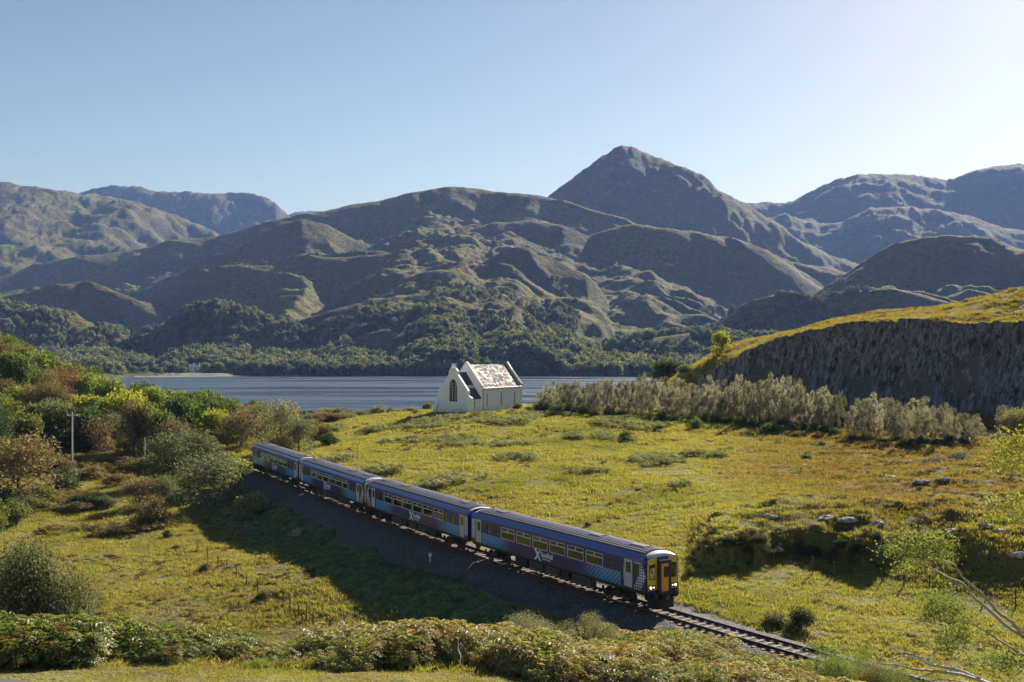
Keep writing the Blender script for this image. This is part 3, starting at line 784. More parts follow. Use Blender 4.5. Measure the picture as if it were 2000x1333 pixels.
    # domed roof end above the cab, and plain end cap
    for X0, X1, sg, drop in ((10.98, 11.52, 1, .30), (-11.1, -11.5, -1, .07)):
        dm = MB(); N = 13; M_ = 6; V = []
        for i in range(M_ + 1):
            q = i / M_
            for j in range(N):
                a = -1 + 2 * j / (N - 1); y = 1.08 * a + (0.22 * q * a if sg > 0 else 0.1 * q * a)
                z = 3.91 - 0.21 * abs(a) ** 2.2 - drop * q * q - (0.10 * abs(a) ** 3 * q)
                V.append((X0 + (X1 - X0) * math.sin(q * math.pi / 2), y, z))
        F = [(i * N + j, i * N + j + 1, (i + 1) * N + j + 1, (i + 1) * N + j) for i in range(M_) for j in range(N - 1)]
        dm.add(V, F); dm.build('roof_end', TM['cream'], root, True)
    # ---- ends
    def outline(dz=0, dy=0):
        return [(-HALF + dy, 1.30 + dz), (-HALF + dy, 3.28 - dz), (-1.28 + dy, 3.46 - dz), (-1.05, 3.60 - dz), (-.5, 3.66 - dz), (.5, 3.66 - dz), (1.05, 3.60 - dz), (1.28 - dy, 3.46 - dz), (HALF - dy, 3.28 - dz), (HALF - dy, 1.30 + dz)]
    e = MB(); e.prism([(11.40, y, z) for y, z in outline()], (0.10, 0, 0), 0); e.build('cab_front', TM['livery'], root)
    for sy in (-1, 1):
        yp = MB()
        pl = [(0.51, 1.42), (1.24, 1.42), (1.27, 1.9), (1.27, 3.18), (1.20, 3.36), (1.02, 3.47), (0.51, 3.54)]
        yp.prism([(11.503, sy * y, z) for y, z in pl], (0.025, 0, 0), 0)
        yp.build('warning_panel', TM['yellow'], root)
    for sy in (-1, 1):
        w = MB(); w.prism([(11.53, sy * y, z) for y, z in [(0.66, 2.14), (1.16, 2.14), (1.17, 3.10), (0.66, 3.16)]], (0.012, 0, 0))
        ws = w.build('windscreen', TM['rubber'], root)
        MB().prism([(11.544, sy * y, z) for y, z in [(0.71, 2.2), (1.12, 2.2), (1.12, 2.88), (0.71, 2.92)]], (0.004, 0, 0)).build('windscreen_glass', TM['glass'], ws)
        MB().tube([(11.57, sy * .74, 2.18), (11.57, sy * 1.0, 2.9)], .012, 4).build('wiper', TM['rubber'], ws)
        hb = MB().box(11.53, 11.57, *(sorted((sy * .66, sy * 1.2))), 1.50, 1.76).build('lamp_housing', TM['dark'], root)
        for yy, rr, mt in ((1.05, .08, 'lamp'), (0.80, .05, 'marker')):
            MB().tube([(11.57, sy * yy, 1.63), (11.60, sy * yy, 1.63)], rr, 12).build('headlight', TM[mt], hb)
        MB().tube([(11.5, sy * .86, 1.12), (11.85, sy * .86, 1.12)], [.10, .10], 10).tube([(11.85, sy * .86, 1.12), (11.90, sy * .86, 1.12)], .2, 12).build('buffer', TM['under'], root)
        MB().tube([(11.55, sy * 1.30, 1.9), (11.55, sy * 1.30, 3.1)], .02, 5).build('handrail', TM['white'], root)
    gw = MB()                                 # gangway: rubber frame around the corridor door
    for y0, y1 in ((-.50, -.33), (.33, .50)): gw.box(11.50, 11.80, y0, y1, 1.30, 3.38)
    gw.box(11.50, 11.80, -.34, .34, 3.18, 3.38); gw.box(11.50, 11.95, -.50, .50, 1.18, 1.30)
    gw.build('gangway', TM['rubber'], root)
    MB().box(11.802, 11.84, -.50, .50, 3.31, 3.42).build('gangway_hood', TM['grille'], root)
    gd = MB().box(11.52, 11.74, -.335, .335, 1.305, 3.175).build('gangway_door', TM['orange'], root)
    MB().box(11.742, 11.75, -.10, .30, 2.25, 2.95).build('door_window', TM['rubber'], gd)
    sp = MB(); sp.prism([(11.35, -1.15, .28), (11.75, -.75, .22), (11.85, 0, .20), (11.75, .75, .22), (11.35, 1.15, .28)], (0, 0, .62))
    sp.box(11.0, 11.5, -1.1, 1.1, .75, 1.2); sp.build('snowplough', TM['under'], root)
    MB().box(11.5, 12.0, -.17, .17, .82, 1.12).tube([(11.9, 0, .98), (12.05, 0, .98)], .16, 8).build('coupler', TM['steel'], root)
    MB().box(11.45, 11.62, -1.24, 1.24, 1.14, 1.30).build('buffer_beam', TM['livery'], root)
    pe = MB(); pe.prism([(-11.5, y, z) for y, z in outline()], (0.10, 0, 0), 0); pe.build('plain_end', TM['livery'], root)
    MB().box(-11.80, -11.50, -.55, .55, 1.25, 3.40).build('gangway', TM['rubber'], root)
    # ---- windows and doors, each with its parts
    proto = {}
    def place(name, key, build, parent, loc, rz):
        if key not in proto: proto[key] = build()
        o = add_obj(name, proto[key], parent, loc); o.rotation_euler = (0, 0, rz); return o
    for sy in (-1, 1):
        rz = 0 if sy < 0 else math.pi
        for (k, u0, u1, z0, z1) in lay:
            cx, cz, hw, hh = 11.5 - (u0 + u1) / 2, (z0 + z1) / 2, (u1 - u0) / 2, (z1 - z0) / 2
            def fr(hw=hw, hh=hh, k=k):
                m = MB(); e_ = 0.045
                m.box(-hw, hw, -.02, .02, -hh, -hh + e_).box(-hw, hw, -.02, .02, hh - e_, hh).box(-hw, -hw + e_, -.02, .02, -hh + e_, hh - e_).box(hw - e_, hw, -.02, .02, -hh + e_, hh - e_)
                if k == 'window': m.box(-hw + e_, hw - e_, -.022, .018, hh - .34, hh - .275).box(-.04, .04, -.021, .017, hh - .275, hh - e_)
                return m.mesh('frame', TM['white'] if k == 'window' else TM['grille'])
            def pane(hw=hw, hh=hh): return MB().box(-hw + .04, hw - .04, -.004, .004, -hh + .04, hh - .04).mesh('pane', TM['glass'])
            if k != 'door':
                w = place('window', 'f' + k, fr, root, (cx, sy * (HALF - .012), cz), rz)
                place('pane', 'p' + k, pane, w, (0, .012, 0), 0)
            else:
                def dr(hw=hw, hh=hh):
                    m = MB(); wz0, wz1, wx = .02, .72, .27
                    m.box(-hw, -wx, -.025, .025, -hh, hh).box(wx, hw, -.025, .025, -hh, hh).box(-wx, wx, -.025, .025, -hh, wz0).box(-wx, wx, -.025, .025, wz1, hh)
                    return m.mesh('door', TM['doorw'])
                def dp(): return MB().box(-.265, .265, -.006, .006, .025, .715).mesh('door_window', TM['glass'])
                d = place('door', 'd', dr, root, (cx, sy * (HALF - .045), cz), rz)
                place('door_window', 'dw', dp, d, (0, 0, 0), 0)
                place('handrail', 'dh', lambda: MB().box(-.50, -.475, -.06, -.035, -.5, .4).mesh('handrail', TM['white']), d, (0, 0, 0), 0)
        # saltire and lettering
        def stroke(xa, xb, wa, wb, z0, z1): return [(xa - wa, 0, z0), (xa + wa, 0, z0), (xb + wb, 0, z1), (xb - wb, 0, z1)]
        sg = MB(); sg.prism(stroke(.34, -.36, .11, .16, -.40, .42), (0, -.004, 0)); sg.prism([(p[0], -.002, p[2]) for p in stroke(-.34, .36, .13, .07, -.40, .42)], (0, -.005, 0))
        u_l = 12.95
        X = 11.5 - u_l if sy < 0 else 11.5 - 11.35
        lo_ = sg.build('saltire_logo', TM['letter'], root); lo_.location = (X, sy * (HALF + .006), 1.76); lo_.rotation_euler = (0, 0, rz)
        if 'txt' not in proto:
            proto['txt'] = text_mesh('ScotRail', 0.52, TM['letter'], 0.012); proto['sub'] = text_mesh("Scotland's Railway", 0.165, TM['letter'], 0.003)
            for kk in ('txt', 'sub'): proto[kk].transform(Matrix.Rotation(math.pi / 2, 4, 'X'))
        for kk, zz, dx in (('txt', 1.70, .42), ('sub', 1.50, .62)):
            o = add_obj('lettering', proto[kk], root, (X + dx * (1 if sy < 0 else -1), sy * (HALF + .008), zz)); o.rotation_euler = (0, 0, rz)
    # ---- underframe
    sb = MB()
    for sy in (-1, 1): sb.box(-11.4, 11.3, sy * 1.25 - .05, sy * 1.25 + .05, 1.10, 1.275)
    sb.box(-11.3, 11.2, -.35, .35, 1.02, 1.215); sb.build('underframe', TM['under'], root)
    for X0, X1, z0, nm_, mt in ((-4.9, -3.2, .42, 'engine_box', 'under'), (-2.9, -1.1, .48, 'fuel_tank', 'grille'), (-.6, 1.1, .52, 'equipment_box', 'grille'), (1.5, 2.4, .5, 'equipment_box', 'under'), (2.8, 5.0, .44, 'equipment_box', 'grille')):
        for sy in (-1, 1):
            y0, y1 = sorted((sy * .62, sy * 1.20))
            e = MB().box(X0, X1, y0, y1, z0, 1.098); yy = y0 - .02 if sy < 0 else y1
            for q in np.arange(X0 + .12, X1 - .15, .28): e.box(q, q + .17, yy, yy + .02, z0 + .12, .98, 1)
            e.build(nm_, [TM[mt], TM['rubber']], root)
    for bx in (8.0, -8.0):
        g = MB()
        for sy in (-1, 1):
            g.box(bx - 1.75, bx + 1.75, sy * 1.02 - .06, sy * 1.02 + .06, .50, .68).box(bx - .35, bx + .35, sy * 1.05 - .12, sy * 1.05 + .12, .40, .95)
            for wx in (bx - 1.3, bx + 1.3): g.box(wx - .2, wx + .2, sy * 1.06 - .09, sy * 1.06 + .09, .30, .62).tube([(wx - .34, sy * 1.06, .62), (wx - .34, sy * 1.06, .86)], .09, 8).tube([(wx + .34, sy * 1.06, .62), (wx + .34, sy * 1.06, .86)], .09, 8)
        g.box(bx - .3, bx + .3, -1.0, 1.0, .5, .98)
        bg_ = g.build('bogie', TM['under'], root)
        for wx in (bx - 1.3, bx + 1.3):
            for sy in (-1, 1):
                MB().tube([(wx, sy * .69, .42), (wx, sy * .72, .42), (wx, sy * .82, .42)], [.455, .42, .42], 20).build('wheel', TM['steel'], bg_)
    # seats
    smesh = MB().box(-.05, .05, -.48, .48, .45, 1.15).box(.05, .5, -.48, .48, .38, .5).mesh('seat', TM['seat'])
    for X in np.arange(-6.6, 6.6, 1.15):
        for sy in (-1, 1):
            o = add_obj('seat', smesh, root, (X, sy * .75, 1.34)); o.rotation_euler = (0, 0, math.pi * (int(X * 10) % 2))
    return root

def place_train():
    L, G = 23.03, 0.55
    labels = ['leading carriage of the blue train with yellow front and lit headlights',
              'second blue carriage from the front of the train, coupled behind the leading one',
              'third blue carriage from the front, its yellow cab end against the second carriage',
              'last blue carriage, farthest back on the line beside the trees']
    proto = make_carriage(labels[0])
    for i in range(4):
        o = proto if i == 0 else copy_tree(proto)
        if i: o['label'] = labels[i]
        s0 = i * (L + G) + 0.15; s1 = s0 + L
        a, b = s0 + 3.5, s1 - 3.5
        xa, ya, _ = path_at(a); xb, yb, _ = path_at(b)
        o.location = ((xa + xb) / 2, (ya + yb) / 2, RAILZ)
        ang = math.atan2(ya - yb, xa - xb)
        o.rotation_euler = (0, 0, ang + (math.pi if i in (1, 3) else 0))
place_train()
# ------------------------------------------------------------------ cliff
def rock_material():
    t = NT('quarried_rock')
    P = t.pos()
    st = t.n('ShaderNodeVectorMath', operation='MULTIPLY'); _x, _y, _z = t.sep(P)[:3]; t.set(st.inputs[0], t.comb(t.m('ADD', _x, t.m('MULTIPLY', _z, -0.32)), _y, _z)); st.inputs[1].default_value = (1, 1, 0.30)
    n1 = t.noise(st.outputs[0], 0.85, 6, 0.68); n2 = t.noise(st.outputs[0], 1.5, 6, 0.72, 0.6); n3 = t.noise(P, 0.16, 4)
    c = t.mix(t.step(n1, 0.38, 0.58), (0.034, 0.036, 0.046), (0.165, 0.168, 0.195))
    c = t.mix(t.m('MULTIPLY', t.step(n2, 0.47, 0.58), 0.8), c, (0.32, 0.32, 0.36))
    c = t.mix(t.m('MULTIPLY', t.step(n3, 0.54, 0.70), 0.25), c, (0.07, 0.055, 0.06))
    nz = t.sep(t.t.nodes.new('ShaderNodeNewGeometry').outputs['True Normal'])[2]
    c = t.mix(t.m('MULTIPLY', t.step(nz, 0.55, 0.8), t.step(n3, 0.40, 0.5)), c, (0.10, 0.12, 0.03))
    t.pbr(c, 0.85, 0, t.bump(t.m('ADD', n2, t.m('MULTIPLY', n1, 2)), 0.9, 0.5), 0.25)
    return t.mat
M_ROCK = rock_material()
def build_cliff():
    px = np.linspace(1376, 2350, 760); v = np.linspace(0, 1, 84)
    G, Vv = np.meshgrid(px, v)
    de = np.interp(G, CL_P, CL_D) + 2.5 * fbm(G / 60, G * 0, 3, 5)
    w = np.interp(G, CL_P, CL_W)
    dtop = de + w * 0.62 + 0.8
    ztop = ground_z(PXD(px, dtop[0] + 2.2), dtop[0] + 2.2) + 0.1
    zb = ground_z(PXD(px, de[0] - 6), de[0] - 6) - 1.0
    edge = ztop + 0.6 * fbm(px / 9, px * 0, 4, 9)
    Z = zb[None] + (edge - zb)[None] * Vv
    X0 = PXD(G, de)
    lean = (1 - Vv) ** 1.5 * 3.4 - 0.5
    rib = ridged((X0 - 0.32 * Z) / 2.4, Z / 12, 4, 301, 0.6) * 2.6 + ridged((X0 + Z * 0.35) / 7.0, Z / 22, 3, 311) * 1.9 + fbm(X0 / 1.0, Z / 2.0, 3, 321) * 0.9 + (ridged((X0 - 0.9 * Z) / 19, Z / 40, 2, 331) - 0.5) * 2.6
    ledge = np.floor(Z / 2.7 + 1.4 * fbm(X0 / 5, Z * 0, 2, 341)) * 0.22
    fade = sstep(1376, 1440, G)
    D = de + w * 0.5 + 0.6 - (lean + (rib - 2.2) * 0.85) * (0.25 + 0.75 * fade) * (1 - 0.75 * Vv ** 6) + ledge * 0.5 * fade * (1 - Vv ** 4)
    X = (G - 1000) / FPX * de * 1.0 + 0 * D
    X = X + fbm(X0 / 1.7, Z / 3, 2, 351) * 0.5
    m, k = Z.shape; idx = np.arange(m * k).reshape(m, k)
    F = np.stack([idx[:-1, :-1], idx[:-1, 1:], idx[1:, 1:], idx[1:, :-1]], -1).reshape(-1, 4)
    me = make_mesh('cliff', np.stack([X.ravel(), D.ravel(), Z.ravel()], -1), F, M_ROCK, False)
    tag(add_obj('cliff', me), kind='structure')
build_cliff()

# ------------------------------------------------------------------ chapel
def build_chapel():
    zb = gz(CHX, CHY) - 0.1
    root = empty('chapel', (CHX, CHY, zb), math.radians(90 - 33))     # local +X runs away from the camera along the nave
    tag(root, 'white gabled chapel with slate roof standing on the grass above the loch', 'chapel')
    t = NT('limewashed_wall'); P = t.n('ShaderNodeTexCoord').outputs['Object']
    n = t.noise(P, 1.2, 5, 0.6); z = t.sep(P)[2]
    c = t.mix(n, (0.74, 0.76, 0.80), (0.86, 0.87, 0.88)); c = t.mix(t.m('MULTIPLY', t.m('SUBTRACT', 1, t.step(z, 0, 1.6)), t.step(n, .4, .6)), c, (0.55, 0.55, 0.50))
    t.pbr(c, 0.85, 0, t.bump(t.noise(P, 9, 4), 0.3, 0.03), 0.3); wall = t.mat
    t = NT('weathered_slate'); P = t.n('ShaderNodeTexCoord').outputs['Object']
    v = t.n('ShaderNodeTexVoronoi'); st = t.n('ShaderNodeVectorMath', operation='MULTIPLY'); t.set(st.inputs[0], P); st.inputs[1].default_value = (1.6, 2.2, 2.2); t.set(v.inputs['Vector'], st.outputs[0]); v.inputs['Scale'].default_value = 1.0
    r = t.sep(v.outputs['Color'])[0]
    c = t.ramp(r, [(0.2, (0.14, 0.135, 0.135)), (0.5, (0.20, 0.19, 0.185)), (0.9, (0.30, 0.28, 0.265))])
    c = t.mix(t.m('MULTIPLY', t.step(t.noise(P, 0.7, 4), 0.55, 0.68), 0.5), c, (0.26, 0.19, 0.165))
    t.pbr(c, t.m('SUBTRACT', 0.95, t.m('MULTIPLY', r, 0.35)), 0, t.bump(r, 0.8, 0.05), 0.3); slate = t.mat
    shade_slate = simple('shadow_toned_slate', (0.045, 0.05, 0.07), 0.6, scale=3, var=0.4)  # chancel slate, with the shadow of the nave put into its colour
    stone = simple('dark_coping', (0.11, 0.105, 0.11), 0.8, scale=3, var=0.3)
    glass = simple('dark_leaded_glass', (0.02, 0.022, 0.028), 0.15, spec=0.6)
    trim = simple('pale_tracery', (0.55, 0.55, 0.55), 0.8)
    lead = simple('dark_pipe', (0.03, 0.03, 0.035), 0.5)
    # plan: chancel x from -10.6 to -6.1, nave from -6.1 to 9.2; half widths 3.9 and 3.95
    X0, X1, X2 = -10.6, -5.9, 9.6
    hw, eN, rN = 3.95, 5.15, 10.05; hc, eC, rC = 3.75, 3.15, 8.3
    hd = (-2.5, 0, 0)
    # long side walls, with recessed lancets (openings left in the wall)
    def side_wall(m, y, xa, xb, h, wins):
        xs = sorted([xa, xb] + [q for w in wins for q in (w[0] - w[1], w[0] + w[1])]); s = 1 if y > 0 else -1
        for i in range(len(xs) - 1):
            mid = (xs[i] + xs[i + 1]) / 2; win = [w for w in wins if abs(mid - w[0]) < w[1]]
            y0, y1 = sorted((y, y - s * 0.55))
            if not win: m.box(xs[i], xs[i + 1], y0, y1, -1.2, h)
            else:
                w = win[0]; m.box(xs[i], xs[i + 1], y0, y1, -1.2, w[2])
                # pointed head
                n_ = 8; zs_ = w[3] - w[1] * 1.6; P0 = [(w[0] - w[1], zs_)] + [(w[0] - w[1] * math.cos(math.pi / 2 * q / n_) , zs_ + (w[3] - zs_) * math.sin(math.pi / 2 * q / n_)) for q in range(1, n_ + 1)]
                Lf = [(x_, z_) for x_, z_ in P0] + [(w[0], h), (w[0] - w[1], h)]
                m.prism([(a, y0, b) for a, b in Lf], (0, y1 - y0, 0)); m.prism([(2 * w[0] - a, y0, b) for a, b in Lf], (0, y1 - y0, 0))
    wins = [(-3.9, .26, 1.0, 3.95), (1.6, .26, 1.0, 3.95), (7.0, .26, 1.0, 3.95)]
    for y in (-hw, hw):
        m = MB(); side_wall(m, y, X1, X2, eN, wins); m.build('side_wall', wall, root)
        for w in wins:
            g = MB().box(w[0] - w[1], w[0] + w[1], *(sorted((y * .94, y * .945))), w[2], w[3])
            g.build('window', glass, root)
    for y in (-hc, hc):
        m = MB(); side_wall(m, y, X0, X1, eC, [(-8.3, .24, .6, 2.6)]); m.build('side_wall', wall, root)
        MB().box(-8.54, -8.06, *(sorted((y * .94, y * .945))), .6, 2.6).build('window', glass, root)
    def gable(x, th, hw_, e, r, over, mat, name, extra=None):
        m = MB(); pts = [(-hw_, -1.2), (-hw_, e), (0, r), (hw_, e), (hw_, -1.2)]
        if over: 
            k = over; pts = [(-hw_ - .1, -1.2), (-hw_ - .1, e + .3), (-.35, r + k), (.35, r + k), (hw_ + .1, e + .3), (hw_ + .1, -1.2)]
        m.prism([(x, a, b) for a, b in pts], (th, 0, 0)); return m.build(name, mat, root)
    gable(X1 - .30, .6, hw, eN, rN, .42, wall, 'gable_wall')
    gable(X2 - .3, .6, hw, eN, rN, .42, wall, 'gable_wall')
    # raked copings, darker on the far gable
    for x, mt in ((X1 - .36, trim), (X2 - .36, stone)):
        for s in (-1, 1):
            m = MB(); m.prism([(x, s * (hw + .3), eN + .20), (x, s * (hw + .3), eN + .42), (x, 0, rN + .66), (x, 0, rN + .44)], (.74, 0, 0)); m.build('coping', mt, root)
    MB().box(X2 - .3, X2 + .25, -.22, .22, rN + .6, rN + 1.15).box(X2 - .12, X2 + .08, -.08, .08, rN + 1.15, rN + 1.7).build('finial', stone, root)
    # west front with its big traceried window, stepped shoulders and bellcote
    wx = X0 - .35; W = 1.05; zs0, zs1, zt = 2.3, 5.3, 7.05
    arc = []
    for q in range(0, 9):
        a = q / 8; arc.append((-W + W * (1 - math.cos(a * math.pi / 2)) ** 0.9, zs1 + (zt - zs1) * math.sin(a * math.pi / 2)))
    arc[-1] = (0, zt)
    left = [(-4.75, -1.2), (-4.75, 3.1), (-3.9, 3.75), (-3.9, 4.6), (-1.15, 8.05), (-1.15, 8.7), (-.75, 9.25), (0, 9.55)]
    poly = left + [(0, zt)] + arc[::-1][1:] + [(-W, zs0), (0, zs0), (0, -1.2)]
    m = MB()
    for s in (-1, 1): m.prism([(wx, s * a, b) for a, b in poly], (.7, 0, 0))
    m.build('west_wall', wall, root)
    MB().box(wx + .38, wx + .40, -W, W, zs0, zt).build('west_window', glass, root)
    tr = MB()
    for y in (-.36, .36): tr.box(wx + .25, wx + .37, y - .05, y + .05, zs0, zs1 + 1.0)
    for z in np.arange(zs0 + .55, zs1 + .4, .6): tr.box(wx + .27, wx + .35, -W, W, z - .035, z + .035)
    for s in (-1, 1): tr.tube([(wx + .3, s * W, zs1), (wx + .3, s * .55, zs1 + .75), (wx + .3, s * .18, zs1 + 1.25)], .05, 4)
    tw = tr.build('tracery', trim, root)
    bc = MB().box(wx - .05, wx + .75, -.62, .62, 9.2, 9.5).box(wx + .1, wx + .6, -.42, -.22, 9.5, 10.1).box(wx + .1, wx + .6, .22, .42, 9.5, 10.1).box(wx + .05, wx + .65, -.5, .5, 10.1, 10.3)
    bc.build('bellcote', wall, root); MB().box(wx + .3, wx + .4, -.05, .05, 10.3, 10.95).box(wx + .3, wx + .4, -.22, .22, 10.6, 10.7).build('cross', stone, root)
    # buttresses
    for s in (-1, 1): 
        m = MB(); m.prism([(wx - .8, s * 3.9, -1.2), (wx - .8, s * 3.9, 1.2), (wx, s * 3.9, 2.6), (wx, s * 3.9, -1.2)], (0, s * .75, 0)); m.build('buttress', wall, root)
    # roofs: courses of slate, each overlapping the one below
    def roof(xa, xb, hw_, e, r, mat, name, over=.28):
        slope = (r - e) / hw_; n_ = 17; par = None
        for s in (-1, 1):
            m = MB()
            for i in range(n_):
                a0 = 1 - i / n_; a1 = 1 - (i + 1) / n_
                y0, y1 = s * (hw_ + over) * a0, s * (hw_ + over) * a1; z0 = r - slope * (hw_ + over) * a0; z1 = r - slope * (hw_ + over) * a1
                m.prism([(xa, y0, z0 + .02), (xa, y0, z0 + .12), (xa, y1, z1 + .06), (xa, y1, z1 - .04)], (xb - xa, 0, 0))
            o = m.build(name, mat, root); o['kind'] = 'thing'
            del o['kind']
        MB().box(xa, xb, -.12, .12, r - .02, r + .16).build('ridge_tiles', stone, root)
    roof(X1 + .31, X2 - .31, hw, eN, rN + .05, slate, 'roof')
    roof(X0 + .36, X1 - .31, hc, eC, rC, shade_slate, 'chancel_roof')
    sl = (rC - eC) / hc
    for s in (-1, 1):
        y = 2.25; m = MB(); m.prism([(X0 + .4, s * (y + .22), rC - sl * (y + .22) + .14), (X0 + .4, s * (y + .22), rC - sl * (y + .22) + .20), (X0 + .4, s * (y - .22), rC - sl * (y - .22) + .20), (X0 + .4, s * (y - .22), rC - sl * (y - .22) + .14)], (X1 - X0 - .75, 0, 0)); m.build('roof_band', trim, root)
    for x, y, h in ((X1 + .35, -hw - .1, eN), (X0 + .5, -hc - .1, eC), (-1.0, hw + .1, eN)):
        MB().tube([(x, y, -.2), (x, y, h)], .075, 6).build('drainpipe', lead, root)
    for s in (-1, 1): MB().tube([(X1 + .35, s * (hw + .34), eN - .12), (X2 - .35, s * (hw + .34), eN - .12)], .07, 6).build('gutter', lead, root)
    MB().tube([(X2 + .4, -hw - .2, 3.7), (X2 + .9, -hw - .5, 3.5), (X2 + 1.2, -hw - .6, 3.0)], .05, 5).build('wall_lamp', trim, root)
build_chapel()

# ------------------------------------------------------------------ small buildings
def cottage(px, d, w, h, rz, label, roofcol, wallcol, z=None, chim=2, dep=6.0):
    x = PXD(px, d); zz = (float(hills_z(np.array([px]), np.array([d]))[0]) if d > 1000 else gz(x, d)) if z is None else z
    r = empty('cottage', (x, d, zz), rz); tag(r, label, 'house')
    wm_ = simple('cottage_wall', wallcol, 0.8); rm = simple('cottage_roof', roofcol, 0.6, scale=1); gm = simple('cottage_glass', (0.03, 0.035, 0.045), 0.15)
    m = MB().box(-w / 2, w / 2, -dep / 2, dep / 2, -1.5, h); m.prism([(-w / 2, -dep / 2, h), (-w / 2, dep / 2, h), (-w / 2, 0, h + dep * .42)], (w, 0, 0)); m.build('wall', wm_, r)
    rf = MB()
    for s in (-1, 1): rf.prism([(-w / 2 - .3, s * (dep / 2 + .35), h - .28), (-w / 2 - .3, s * (dep / 2 + .35), h - .08), (-w / 2 - .3, 0, h + dep * .42 + .22), (-w / 2 - .3, 0, h + dep * .42)], (w + .6, 0, 0))
    ro = rf.build('roof', rm, r)
    for k in range(chim):
        q = (-1, 1)[k] * (w / 2 - .6); MB().box(q - .4, q + .4, -.35, .35, h + 1.2, h + dep * .42 + 1.4).build('chimney', wm_, ro)
    for q in np.linspace(-w / 2 + 1.3, w / 2 - 1.3, max(2, int(w / 3))): MB().box(q - .4, q + .4, -dep / 2 - .03, -dep / 2 + .02, .9, h - .5).build('window', gm, r)
cottage(375, 1345, 8, 4.6, .5, 'white cottage among trees on the far shore of the loch, left of its neighbour', (0.35, 0.35, 0.38), (0.85, 0.85, 0.84))
cottage(384, 1352, 9, 4.2, -.2, 'white cottage on the far shore of the loch, right-hand one of the pair', (0.30, 0.30, 0.33), (0.85, 0.85, 0.84))
cottage(573, 300, 6, 1.9, .15, 'low grey roofed shed half hidden by bushes left of the chapel', (0.20, 0.20, 0.22), (0.34, 0.33, 0.30), chim=0, dep=4, z=12.6)
cottage(609, 272, 4, 1.6, .4, 'small pale roofed hut among the bushes left of the chapel', (0.55, 0.55, 0.54), (0.30, 0.30, 0.28), chim=0, dep=3.6, z=12.6)

# ------------------------------------------------------------------ poles and fences
def pole(px, py, h, label, cross=True, r=.14):
    d = 176.0; x = PXD(px, d); z = gz(x, d)
    h = CZ - (py - (74 if cross else 24) - HOR) / FPX * d - z
    o = empty('telegraph_pole', (x, d, z)); tag(o, label, 'pole')
    m = simple('grey_pole_wood', (0.50, 0.49, 0.46), 0.85, scale=4)
    MB().tube([(0, 0, -.5), (0, 0, h)], [r, r * .75], 8).build('shaft', m, o)
    if cross:
        MB().box(-.9, .9, -.07, .07, h - .55, h - .40).build('crossarm', m, o)
        for q in (-.75, .75): MB().tube([(q, 0, h - .4), (q, 0, h - .18)], [.07, .05], 6).build('insulator', simple('insulator', (.5, .5, .48), .4), o)
pole(141, 880, 6.9, 'tall grey telegraph pole standing before the left wood')
pole(283, 879, 2.2, 'short pale post standing in the bracken by the left wood', False, .09)

def fence(pts, label, cat, hs, wire=True):
    """pts: [(px, py)] of post feet in the photograph; hs: heights"""
    P = [hit(px, py, 60, 200) for px, py in pts]
    root = empty('wire_fence', P[0]); tag(root, label, cat)
    wood = simple('fence_post_wood', (0.10, 0.08, 0.07), 0.9, scale=5); wr = simple('fence_wire', (0.04, 0.035, 0.035), 0.95, spec=0.0)
    b = Vector(P[0]); tops = []
    for i, p in enumerate(P):
        h = hs[i % len(hs)]; q = Vector(p) - b; lean = Vector((random.uniform(-.05, .05), random.uniform(-.05, .05), 0))
        MB().tube([q - Vector((0, 0, .3)), q + lean + Vector((0, 0, h))], [.055, .05], 6).build('post', wood, root)
        tops.append((q, q + lean + Vector((0, 0, h))))
    if wire:
        for f in (.45, .85):
            MB().tube([a.lerp(c, f * 1.0 / max(.6, (c - a).length) * 1.05 if (c - a).length > 1.2 else f) for a, c in tops], .004, 3, cap=False).build('wire', wr, root)
    return root
lp = [(385, 1082), (405, 1094), (425, 1106), (443, 1118), (461, 1134), (482, 1147), (504, 1162), (528, 1174), (553, 1187), (567, 1196), (583, 1207), (598, 1218), (612, 1231)]
fence(lp, 'thin wire fence on leaning posts running down the left meadow', 'fence', [1.0, 1.25, .95, 1.2, 1.35])
fence([(612, 1232), (644, 1231), (673, 1228), (705, 1230), (738, 1232), (775, 1237), (812, 1243)], 'low wire fence of short posts along the near edge of the left meadow', 'fence', [1.4, .8, 1.05, .8, .9])
fence([(1375, 1098), (1440, 1102), (1512, 1110), (1587, 1124), (1630, 1131), (1672, 1138), (1722, 1144), (1766, 1149), (1815, 1156), (1870, 1166), (1925, 1177), (1984, 1190), (2050, 1204)], 'wire fence below the dark bank to the right of the train', 'fence', [1.2, .9, 1.1, 1.35])
# ------------------------------------------------------------------ foliage
def foliage_material(name, trans=0.4, inst=False):
    t = NT(name)
    oi = t.t.nodes.new('ShaderNodeObjectInfo')
    geo = t.t.nodes.new('ShaderNodeNewGeometry')
    base = oi.outputs['Color']
    r = geo.outputs['Random Per Island']
    n = t.noise(t.n('ShaderNodeTexCoord').outputs['Object'], 5.0, 2)
    k = t.m('ADD', 0.85, t.m('MULTIPLY', r, 1.0))
    hs = t.n('ShaderNodeHueSaturation'); t.set(hs.inputs['Color'], base); t.set(hs.inputs['Value'], k)
    t.set(hs.inputs['Hue'], t.m('ADD', 0.475, t.m('ADD', t.m('MULTIPLY', n, 0.03), t.m('MULTIPLY', r, 0.02))))
    t.leafy(hs.outputs[0], trans, (1.14, 1.17, 0.70))
    return t.mat
M_LEAF = foliage_material('tree_leaves')
M_BARK = simple('grey_bark', (0.13, 0.115, 0.10), 0.9, scale=8, var=0.4)
M_PALEBARK = simple('silvery_bark', (0.36, 0.34, 0.31), 0.8, scale=8, var=0.3)

